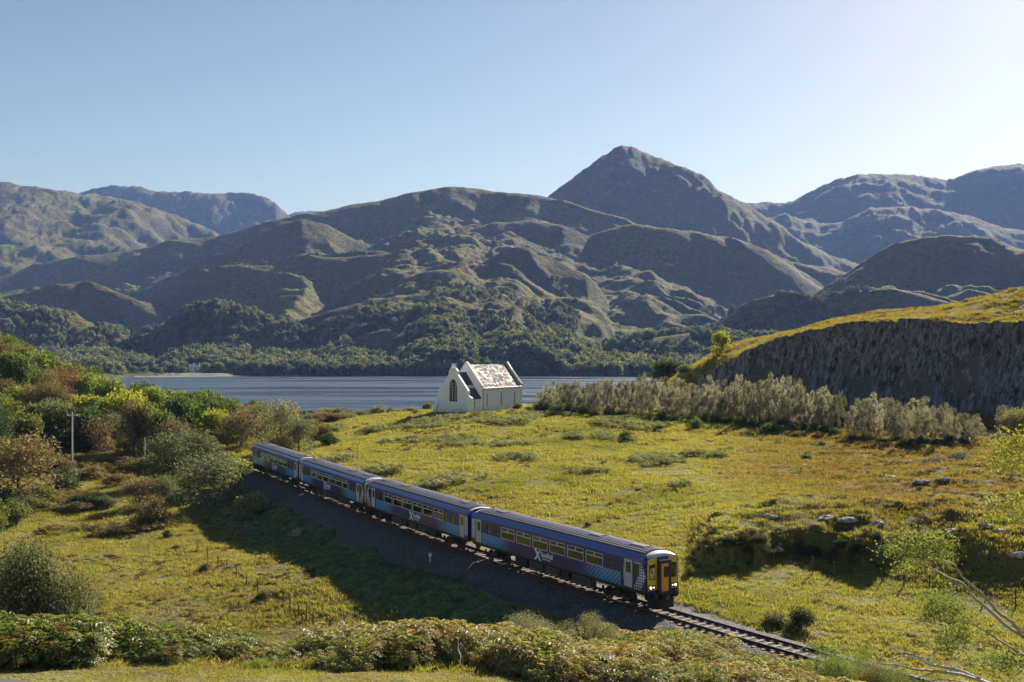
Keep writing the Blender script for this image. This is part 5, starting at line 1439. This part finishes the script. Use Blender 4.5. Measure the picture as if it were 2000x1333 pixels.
def bracken_clump(seed, mat, nf=7):
    rs = np.random.RandomState(seed); V = []; F = []
    for f in range(nf):
        a = rs.uniform(0, 6.28); L = rs.uniform(.7, 1.25); rise = rs.uniform(.5, .95); ca, sa = math.cos(a), math.sin(a)
        pts = []
        for i in range(11):
            q = i / 10; r = L * (q ** 1.4) * .75 + .05; zz = rise * math.sin(min(1, q * 1.15) * math.pi * .62) * 1.0 - .18 * q * q
            pts.append(np.array([ca * r, sa * r, zz]))
        for i in range(2, 10):
            p0, p1 = pts[i], pts[i + 1 if i < 10 else i]; q = i / 10
            pl = .30 * L * (1 - q) ** .75 + .035; fw = (pts[i + 1] - p0) if i < 10 else p0 - pts[i - 1]; fw = fw / np.linalg.norm(fw)
            for s in (-1, 1):
                sd = np.array([-sa * s, ca * s, 0]); tip = p0 + sd * pl + fw * pl * .35 + np.array([0, 0, -.10 * pl + rs.normal() * .02]); wd = fw * .032
                mid = (p0 * .5 + tip * .5) + np.array([0, 0, .02])
                k = len(V); V += [p0, mid - wd, tip, mid + wd]; F.append((k, k + 1, k + 2, k + 3))
                # two leaflets off each pinna
                for m_ in (.35, .7):
                    bq = p0 + (tip - p0) * m_; k = len(V); V += [bq, bq + fw * .05 * (1.3 - m_) + sd * .03, bq + fw * .085 * (1.3 - m_) + sd * .01, bq + fw * .03]; F.append((k, k + 1, k + 2, k + 3))
    return make_mesh('bracken_clump', V, F, mat)
def build_bracken():
    mat = bracken_material(); src = [bracken_clump(i, mat) for i in range(8)]
    rs = np.random.RandomState(77); n = 34500
    p = rs.uniform(-330, 1790, n); d = rs.uniform(41.5, 68, n); x = PXD(p, d)
    near = 43.6 + 1.6 * (vnoise(p / 45, p * 0, 3) - .5) * 2 - 2.2 * sstep(900, 1300, p)
    far = np.interp(p, [-330, 500, 700, 900, 1050, 1200, 1350, 1500, 1620, 1700, 1790], [48.2, 48.4, 49, 50.5, 58, 65.5, 66, 60.5, 54, 49, 45]) + 1.6 * (vnoise(p / 45, p * 0, 9) - .5)
    ok = (d > near) & (d < far) & clear(x, d, 3.2) & (vnoise(x / 1.6, d / 1.6, 79) + rs.uniform(-.35, .35, n) > .28)
    edge = np.minimum(sstep(-.3, 1.7, d - near), sstep(-.3, 1.5, far - d))[ok]
    x, d, p = x[ok], d[ok], p[ok]; n = len(x); z = ground_z(x, d)
    hum = vnoise(x / 2.4, d / 2.4, 83)
    hum = np.clip((hum - .5) * 1.9 + .5, 0, 1.1); s = (.50 + .95 * hum) * (.45 + .55 * edge) + rs.uniform(-.12, .3, n); s *= np.where(p > 1100, .85, 1.0)
    scatter('bracken', np.stack([x, d, z - .10], -1), rs.uniform(0, 6.28, n), np.stack([s, s, s * rs.uniform(.8, 1.25, n)], -1), rs.randint(0, 8, n), src)
    print('bracken', n)
    # browned bracken patches farther off
    x, y, p, rs = cover_points(60000, 0, 1560, 120, 262, 0.6, 19)
    A = [(215, 925, 130, 60), (110, 975, 120, 30), (820, 832, 130, 14), (940, 822, 110, 10), (1200, 835, 110, 22), (1150, 855, 70, 12), (1400, 712, 60, 30), (440, 862, 30, 8)]
    z = ground_z(x, y); py = HOR + FPX * (CZ - z) / y; q = np.zeros(len(x))
    for (a, b, c, e) in A: q = np.maximum(q, 1 - ((p - a) / c) ** 2 - ((py - b) / e) ** 2)
    ok = (q + 1.6 * (vnoise(x / 9, y / 9, 88) - .5) > .55) & (q > -.8) & clear(x, y) & (vnoise(x / 3, y / 3, 87) + rs.uniform(-.2, .2, len(x)) > .42)
    x, y, z, p = x[ok], y[ok], z[ok], p[ok]; n = len(x); s = rs.uniform(.7, 1.7, n)
    for nm_, sel, cols in (('browned_bracken', p < 500, [(.0, (.16, .15, .045)), (.35, (.27, .22, .09)), (.7, (.32, .22, .09)), (1, (.22, .15, .08))]), ('pale_bracken', p >= 500, [(.0, (.16, .19, .06)), (.35, (.28, .29, .11)), (.7, (.38, .36, .22)), (1, (.22, .17, .09))])):
        t = NT(nm_ + '_fronds'); c = t.ramp(t.t.nodes.new('ShaderNodeObjectInfo').outputs['Random'], cols); t.leafy(c, .4, gloss=.03)
        s2 = [bracken_clump(20 + i, t.mat, 5) for i in range(4)]; m_ = int(sel.sum())
        scatter(nm_, np.stack([x, y, z - .1], -1)[sel], rs.uniform(0, 6.28, m_), np.stack([s, s, s * .8], -1)[sel], rs.randint(0, 4, m_), s2)
build_bracken()

# dark ferns and rough grass on the shaded bank
def build_bank():
    mat = foliage_material('bank_ferns'); t = NT('bank_fern_leaves')
    c = t.ramp(t.t.nodes.new('ShaderNodeObjectInfo').outputs['Random'], [(0, (.11, .17, .09)), (.6, (.21, .28, .15)), (1, (.31, .33, .19))]); t.leafy(c, .35)
    src = [hummock(40 + i, 200, .10, t.mat) for i in range(4)]
    rs = np.random.RandomState(5); n = 10000; s = rs.uniform(-10, 105, n); o = rs.uniform(3.7, 10.5, n)
    X, Y, _ = path_at(s, o); z = ground_z(X, Y); base = tps(X, Y)
    ok = (z < 15.2) & (z > base - 1.2) & (vnoise(X / 3, Y / 3, 91) + rs.uniform(-.3, .3, n) > .30) & ((o > 5) | (vnoise(X / 4, Y / 4, 92) > .5))
    X, Y, z = X[ok], Y[ok], z[ok]; n = len(X); k = rs.uniform(.5, 1.25, n)
    scatter('bank_ferns', np.stack([X, Y, z - .05], -1), rs.uniform(0, 6.28, n), np.stack([k, k, k * .8], -1), rs.randint(0, 4, n), src)
build_bank()

# ------------------------------------------------------------------ woods of the far shore
def build_far_wood():
    t = NT('far_canopy'); oi = t.t.nodes.new('ShaderNodeObjectInfo')
    c = t.ramp(oi.outputs['Random'], [(0, (.075, .09, .05)), (.35, (.12, .14, .08)), (.6, (.19, .20, .12)), (.85, (.25, .22, .14)), (1, (.06, .08, .045))])
    k = t.m('ADD', 0.7, t.m('MULTIPLY', t.t.nodes.new('ShaderNodeNewGeometry').outputs['Random Per Island'], 0.6))
    hs = t.n('ShaderNodeHueSaturation'); t.set(hs.inputs['Color'], c); t.set(hs.inputs['Value'], k)
    t.leafy(hs.outputs[0], .35, (1.15, 1.2, .75))
    src = []
    for i in range(6):
        V, F = crown('round', 320, .085, 700 + i, .7); src.append(make_mesh('canopy', V, F, t.mat))
    for i in range(2):
        V, F = crown('conifer', 260, .07, 760 + i, .6); V[:, :2] *= .7; src.append(make_mesh('canopy', V, F, t.mat))
    rs = np.random.RandomState(31); n = 190000
    p = rs.uniform(-60, 1850, n); u = rs.uniform(0, 1, n); d = 1225 + (2500 - 1225) * u ** 1.35
    x = PXD(p, d); z = hills_z(p, d)
    cl = vnoise(x / 85, d / 60, 101) * .6 + vnoise(x / 30, d / 30, 103) * .4
    low = np.interp(d, [1225, 1500, 1800, 2500], [.72, .52, .34, .20]); low = low * np.interp(z, [0, 60, 130, 220], [1.1, 1, .75, .35])
    dz = (hills_z(p, d + 12) - hills_z(p, d - 12)) / 24
    gul = np.clip(-dz * .4, -.1, .12)
    low += 0.30 * np.exp(-((p - 1560) / 130.) ** 2) * (d > 1500)
    ok = (cl + gul * .5 < low) & (z > .8) & (z < 250)
    flat = (p > 240) & (p < 470) & (d < 1335); ok &= ~flat; ok &= ~((p > 362) & (p < 396) & (d < 1375))
    ok &= rs.uniform(0, 1, n) < np.interp(d, [1225, 1700, 2500], [.27, .27, .22])
    x, d, z = x[ok], d[ok], z[ok]; n = len(x); h = (5 + 13 * rs.uniform(0, 1, n) ** 1.6) * np.interp(z, [0, 150, 250], [1, .7, .5]); w = h * rs.uniform(.75, 1.15, n)
    print('far trees', n)
    scatter('far_shore_woods', np.stack([x, d, z - .6], -1), rs.uniform(0, 6.28, n), np.stack([w, w, h], -1), np.where(rs.uniform(0, 1, n) < .12, rs.randint(6, 8, n), rs.randint(0, 6, n)), src)
build_far_wood()
# single trees by the beach and the white cottages
for i, (p, d, w, h, c, lb) in enumerate([(262, 1300, 14, 10, GREYG, 'wide grey tree at the left end of the far beach'), (283, 1310, 12, 9, GREYG, 'grey green tree behind the left end of the far beach'), (310, 1320, 12, 8, OLIVE, 'low olive tree right of the grey trees on the far beach'),
    (322, 1330, 12, 9, OLIVE, 'olive tree in the middle of the far beach'), (337, 1340, 5, 18, GREEN, 'tall narrow cypress left of the white cottages'), (347, 1335, 10, 13, (.24, .20, .06), 'golden tree beside the narrow cypress on the far shore'), (358, 1330, 11, 9, OLIVE, 'low tree left of the white cottages'),
    (371, 1375, 12, 14, GREEN, 'tree behind the left white cottage'), (384, 1385, 12, 15, GREEN, 'tree behind the right white cottage'), (401, 1330, 15, 13, (.14, .18, .05), 'round green tree right of the white cottages'), (411, 1345, 7, 10, (.25, .14, .12), 'small reddish tree right of the round green tree'),
    (427, 1325, 18, 15, (.19, .19, .05), 'broad yellow green tree at the right end of the far beach'), (455, 1330, 17, 17, (.15, .17, .06), 'tall pale green tree past the right end of the far beach'), (560, 1285, 12, 10, (.20, .13, .07), 'russet tree at the water edge of the far shore')]):
    x = PXD(p, d); tree('shore_tree', 'conifer' if w == 5 else 'oak', x, d, w, h, c, lb, 'tree', z=float(hills_z(np.array([float(p)]), np.array([float(d)]))[0]))
# ------------------------------------------------------------------ near things along the bottom and the right edge
def P3(px, py, d): return Vector((PXD(px, d), d, CZ - (py - HOR) / FPX * d))
def limb(root, name, pts, r0, r1, mat, parent=None, wob=.03):
    base = root.location; P = [P3(*p) - base for p in pts]
    # smooth the line a little
    Q = []
    for i in range(len(P) - 1):
        a = P[max(0, i - 1)]; b = P[i]; c = P[i + 1]; d_ = P[min(len(P) - 1, i + 2)]
        for k in range(4):
            u = k / 4; Q.append(0.5 * ((2 * b) + (-a + c) * u + (2 * a - 5 * b + 4 * c - d_) * u * u + (-a + 3 * b - 3 * c + d_) * u ** 3) + Vector([random.uniform(-wob, wob) * .4 for _ in range(3)]))
    Q.append(P[-1]); n = len(Q)
    return MB().tube(Q, [r0 + (r1 - r0) * i / (n - 1) for i in range(n)], 7).build(name, mat, parent or root, True), Q
def spray(root, name, blobs, n, leaf, seed, col, aspect=.6):
    rs = np.random.RandomState(seed); C = []
    for (px, py, d, rx, ry) in blobs:
        m = int(n * rx * ry / 900.0); k = d / FPX
        q = rs.normal(size=(m, 3)) * .5; q[:, 0] *= rx * k; q[:, 1] *= rx * k * .8; q[:, 2] *= ry * k
        # gather leaves on twigs
        q = q + 0.10 * rs.normal(size=(m, 3)); C.append(q + np.array(P3(px, py, d) - root.location))
    V, F = leaf_quads(np.concatenate(C), leaf, rs, aspect)
    o = add_obj(name, make_mesh(name, V, F, M_LEAF), root); o.color = (*col, 1); return o
twig = simple('pale_twig_bark', (0.33, 0.30, 0.28), 0.7, scale=6, var=.35)
# leaning birch reaching in from the right edge
bx, by = PXD(2120, 47), 47.0
r = empty('leaning_birch', (bx, by, gz(bx, by)))
tag(r, 'leaning birch with long pale limbs and yellow green leaves reaching in from the right edge', 'tree')
tr, _ = limb(r, 'trunk', [(2150, 1420, 47), (2110, 1340, 47), (2050, 1270, 47), (1998, 1243, 47)], .16, .10, twig)
A, QA = limb(r, 'branch', [(1998, 1243, 47), (1965, 1222, 47), (1930, 1190, 47), (1900, 1165, 47), (1880, 1140, 47), (1855, 1130, 47.5), (1835, 1118, 48), (1800, 1100, 48.3)], .085, .022, twig)
B, QB = limb(r, 'branch', [(1998, 1243, 47), (1975, 1215, 46.6), (1948, 1195, 46.4), (1925, 1168, 46.2), (1896, 1142, 46), (1880, 1128, 46), (1870, 1112, 46), (1862, 1102, 46), (1840, 1095, 46)], .075, .02, twig)
Cc, _ = limb(r, 'branch', [(2120, 1330, 46), (2050, 1290, 46), (2000, 1280, 46), (1950, 1250, 46), (1905, 1222, 46.3), (1870, 1215, 46.6)], .085, .018, twig)
for k, pts in enumerate([[(1870, 1215, 46.6), (1840, 1208, 46.8), (1815, 1190, 47)], [(1930, 1256, 46), (1900, 1258, 46.2), (1870, 1250, 46.5)], [(1800, 1100, 48.3), (1780, 1080, 48.5), (1755, 1072, 48.6)], [(1800, 1100, 48.3), (1795, 1070, 48.4), (1790, 1045, 48.5)], [(1880, 1140, 47), (1850, 1150, 47.2), (1815, 1165, 47.5)], [(1835, 1118, 48), (1800, 1125, 48.2), (1770, 1120, 48.4)], [(1905, 1222, 46.3), (1880, 1195, 46.5), (1862, 1170, 46.8)]]):
    limb(r, 'twig', pts, .020, .006, twig)
LV = (.17, .19, .055)
spray(r, 'leaves', [(1790, 1060, 48.5, 42, 26), (1755, 1075, 48.5, 38, 18), (1830, 1075, 48.2, 34, 24), (1850, 1060, 48, 24, 18), (1770, 1110, 48.4, 22, 16)], 560, .062, 901, LV)
spray(r, 'leaves', [(1830, 1175, 47.2, 44, 24), (1860, 1200, 46.8, 44, 26), (1815, 1200, 47, 34, 22), (1880, 1240, 46.4, 38, 26), (1940, 1290, 46, 44, 26), (1850, 1262, 46.5, 38, 26), (1980, 1300, 46, 34, 24)], 620, .058, 902, (.16, .19, .055))
# second birch whose leaves show along the right edge, higher up
bx, by = PXD(2080, 50), 50.0
r2 = empty('edge_birch', (bx, by, gz(bx, by)))
tag(r2, 'yellow leaved birch mostly beyond the right edge, its sprays hanging over the brown moor', 'tree')
limb(r2, 'trunk', [(2085, 1420, 50), (2070, 1200, 50), (2060, 1020, 50), (2055, 860, 50)], .14, .04, twig)
for pts in [[(2068, 1180, 50), (2030, 1060, 50), (1985, 1010, 50), (1940, 990, 50.4)], [(2060, 1020, 50), (2020, 960, 50), (1985, 930, 50), (1950, 905, 50.4)], [(2058, 950, 50), (2020, 900, 50), (1990, 870, 50), (1965, 850, 50.3)]]: limb(r2, 'branch', pts, .035, .008, twig)
spray(r2, 'leaves', [(1962, 870, 50.3, 34, 26), (1995, 860, 50, 34, 24), (1950, 905, 50.4, 32, 20), (1990, 905, 50, 34, 22)], 600, .06, 903, (.21, .21, .05))
spray(r2, 'leaves', [(1950, 985, 50.4, 36, 16), (1985, 1005, 50, 36, 22), (1930, 1010, 50.4, 22, 14), (1990, 975, 50, 28, 16)], 520, .06, 904, (.19, .20, .05))
# fallen bare branches, bottom right
bx, by = PXD(1960, 43), 43.0
r3 = empty('fallen_branch', (bx, by, gz(bx, by)))
tag(r3, 'tangle of bare silvery branches lying in the grass at the bottom right', 'branch')
silver = simple('silver_dead_wood', (0.42, 0.40, 0.37), 0.7, scale=5, var=.25)
for a0, a1, pts in [(.085, .02, [(1990, 1352, 43), (1925, 1333, 43), (1875, 1318, 43), (1830, 1312, 43), (1790, 1308, 43.2), (1755, 1300, 43.4), (1720, 1297, 43.6)]),
    (.06, .014, [(1930, 1334, 43), (1880, 1312, 43.3), (1850, 1304, 43.6), (1815, 1298, 43.8), (1800, 1290, 44), (1765, 1282, 44.2), (1735, 1292, 44.4)]),
    (.035, .008, [(1870, 1310, 43.4), (1830, 1300, 43.8), (1800, 1285, 44), (1770, 1278, 44.2), (1740, 1265, 44.5), (1722, 1250, 44.8), (1722, 1240, 45)]),
    (.03, .008, [(1800, 1286, 44), (1775, 1276, 44.2), (1745, 1272, 44.5), (1735, 1262, 44.7)]), (.05, .01, [(1980, 1349, 42.6), (1900, 1336, 42.6), (1850, 1328, 42.6), (1810, 1331, 42.6)]),
    (.03, .006, [(1830, 1312, 43), (1800, 1322, 43), (1770, 1326, 43), (1755, 1320, 43)]), (.02, .005, [(1755, 1300, 43.4), (1735, 1310, 43.4), (1715, 1312, 43.5)]), (.02, .005, [(1850, 1304, 43.6), (1860, 1318, 43.4), (1840, 1325, 43.2)])]:
    limb(r3, 'branch', pts, a0, a1, silver)
# bushes and ferns that hide the end of the visible rails
for kind, px, py, w, h, d, col, lb in [('finebush', 1632, 1345, 150, 98, 52, (.16, .20, .05), 'leafy green bush at the foot of the picture where the rails vanish'), ('finebush', 1572, 1345, 90, 56, 50, (.17, .18, .08), 'pale leafy bush among the bracken below the end of the rails'),
    ('finebush', 1705, 1338, 100, 80, 50, (.15, .13, .07), 'brownish bush left of the fallen branches'), ('finebush', 1765, 1345, 90, 62, 47, (.15, .15, .06), 'low olive bush under the fallen branches'), ('finebush', 1690, 1296, 80, 50, 58, (.15, .19, .05), 'green leafy bush behind the brownish bush near the fallen branches'),
    ('finebush', 1820, 1356, 120, 62, 46, (.15, .17, .05), 'green grassy bush behind the fallen bare branches'), ('finebush', 1745, 1352, 120, 84, 49.5, (.14, .17, .05), 'wide green bush between the brownish bush and the bare branches'),
    ('finebush', 620, 1330, 44, 50, 43.5, (.17, .24, .03), 'bright green fern clump standing at the edge of the verge'), ('finebush', 505, 1325, 60, 44, 43.2, (.19, .23, .04), 'bright green weeds at the foot of the brown bracken'), ('finebush', 1245, 1338, 60, 60, 43.5, (.10, .16, .03), 'dark green leafy weeds in the bracken below the train')]:
    placed(kind, 'leafy_bush', px, py, w, h, col, lb, 'bush', d=d)
# mossy broken post in the bracken
bx, by = PXD(890, 44.2), 44.2
st = empty('mossy_stump', (bx, by, gz(bx, by))); tag(st, 'mossy broken tree stump standing in the brown bracken', 'stump')
moss = simple('mossy_wood', (0.13, 0.14, 0.06), 0.95, scale=7, var=.5)
zt = float(P3(890, 1246, 44.2).z - st.location.z)
MB().tube([(0, 0, -.3), (.03, 0, zt * .25), (.05, .02, zt * .45), (-.01, .05, zt * .62), (-.04, 0, zt * .82), (.03, .02, zt * .97), (.07, .0, zt)], [.22, .16, .18, .13, .16, .11, .05], 9).build('trunk', moss, st, True)
MB().tube([(.04, -.1, zt * .35), (.20, -.2, zt * .2), (.30, -.25, .0)], [.09, .06, .04], 6).build('root', moss, st, True)
# the road in the corner
def build_road():
    V = []; n = 24
    for i in range(n):
        f = i / (n - 1); x = -30 + 14.2 * f
        y1 = 40.15 - (x + 18.6) * .42
        for y in (y1, y1 - 2.2, y1 - 4.5): V.append((x, y))
    V = np.array(V); z = ground_z(V[:, 0], V[:, 1]) + .05
    F = [(i * 3 + j, (i + 1) * 3 + j, (i + 1) * 3 + j + 1, i * 3 + j + 1) for i in range(n - 1) for j in range(2)]
    tag(add_obj('road', make_mesh('road', np.c_[V, z], F, simple('road_asphalt', (0.07, 0.07, 0.075), 0.9, scale=20, var=.3), True)), kind='structure')
build_road()
# rock slabs showing through the heath
def slab(px, py, w, h, label, hh=.22):
    x, y, z = hit(px, py, 60, 220); k = y / FPX; rs = random.Random(int(px)); bm = bmesh.new()
    bmesh.ops.create_icosphere(bm, subdivisions=4, radius=1)
    for v in bm.verts:
        n_ = float(fbm(np.array([v.co.x * 1.6 + px]), np.array([v.co.y * 1.6 + v.co.z]), 4, 7)[0]); v.co *= 1 + .45 * n_
        v.co.z = round(v.co.z * 3.3) / 3.3 * .8 + v.co.z * .2
        v.co = Vector((v.co.x * w * k / 2, v.co.y * w * k / 3.2, v.co.z * hh + .02))
    me = bpy.data.meshes.new('rock_slab'); bm.to_mesh(me); bm.free(); me.materials.append(M_SLAB)
    o = add_obj('rock_slab', me, None, (x, y, z + .05)); o.rotation_euler = (rs.uniform(-.08, .14), 0, rs.uniform(-.4, .4)); tag(o, label, 'rock', 'flat rocks in the heath on the right')
_t = NT('pale_schist'); _Q = _t.pos(); _n = _t.noise(_Q, 2.4, 6, .7)
_t.pbr(_t.mix(_t.step(_n, .35, .62), (.16, .15, .15), (.50, .47, .48)), .85, 0, _t.bump(_n, .8, .15), .2); M_SLAB = _t.mat
for px, py, w, h, lb in [(1620, 1018, 44, 12, 'pale flat rock slab in the heath above the dark bank, nearest its crest'), (1655, 1024, 40, 12, 'pale rock slab touching the right of the largest one above the dark bank'), (1505, 1012, 36, 10, 'grey rock slab left of the pale slabs above the dark bank'), (1712, 1030, 26, 8, 'small rock right of the pale slabs above the dark bank'),
    (1862, 1042, 34, 8, 'long low rock in the brown heath towards the right edge'), (1925, 1034, 26, 9, 'whitish rock in the brown heath near the right edge'), (1955, 1043, 22, 8, 'small whitish rock beside the other near the right edge'), (1985, 1104, 34, 16, 'pale lilac rock at the right edge below the heath'),
    (1800, 948, 30, 7, 'low lilac grey rock in the upper heath'), (1845, 940, 22, 6, 'small dark rock in the upper heath right of the lilac one'), (1740, 935, 26, 6, 'flat rock in the upper heath below the birches'), (1575, 912, 18, 6, 'small boulder in the upper right field')]:
    slab(px, py, w, h, lb)

# small white marker post in the ballast and a lone bush in the field
mx_, my_, _ = path_at(27.5, 3.1); mz = gz(mx_, my_) + .15
mp = empty('marker_post', (mx_, my_, mz)); tag(mp, 'small white marker post in the ballast beside the second carriage', 'post')
mw = simple('marker_white', (.7, .7, .7), .6)
MB().box(-.05, .05, -.04, .04, -.2, .75).build('stake', mw, mp); MB().box(-.14, .14, -.06, -.045, .5, .82).build('plate', mw, mp)
placed('bush', 'field_bush', 1148, 1030, 15, 14, (.10, .07, .05), 'tiny dark bush alone in the field above the leading carriage', 'bush')
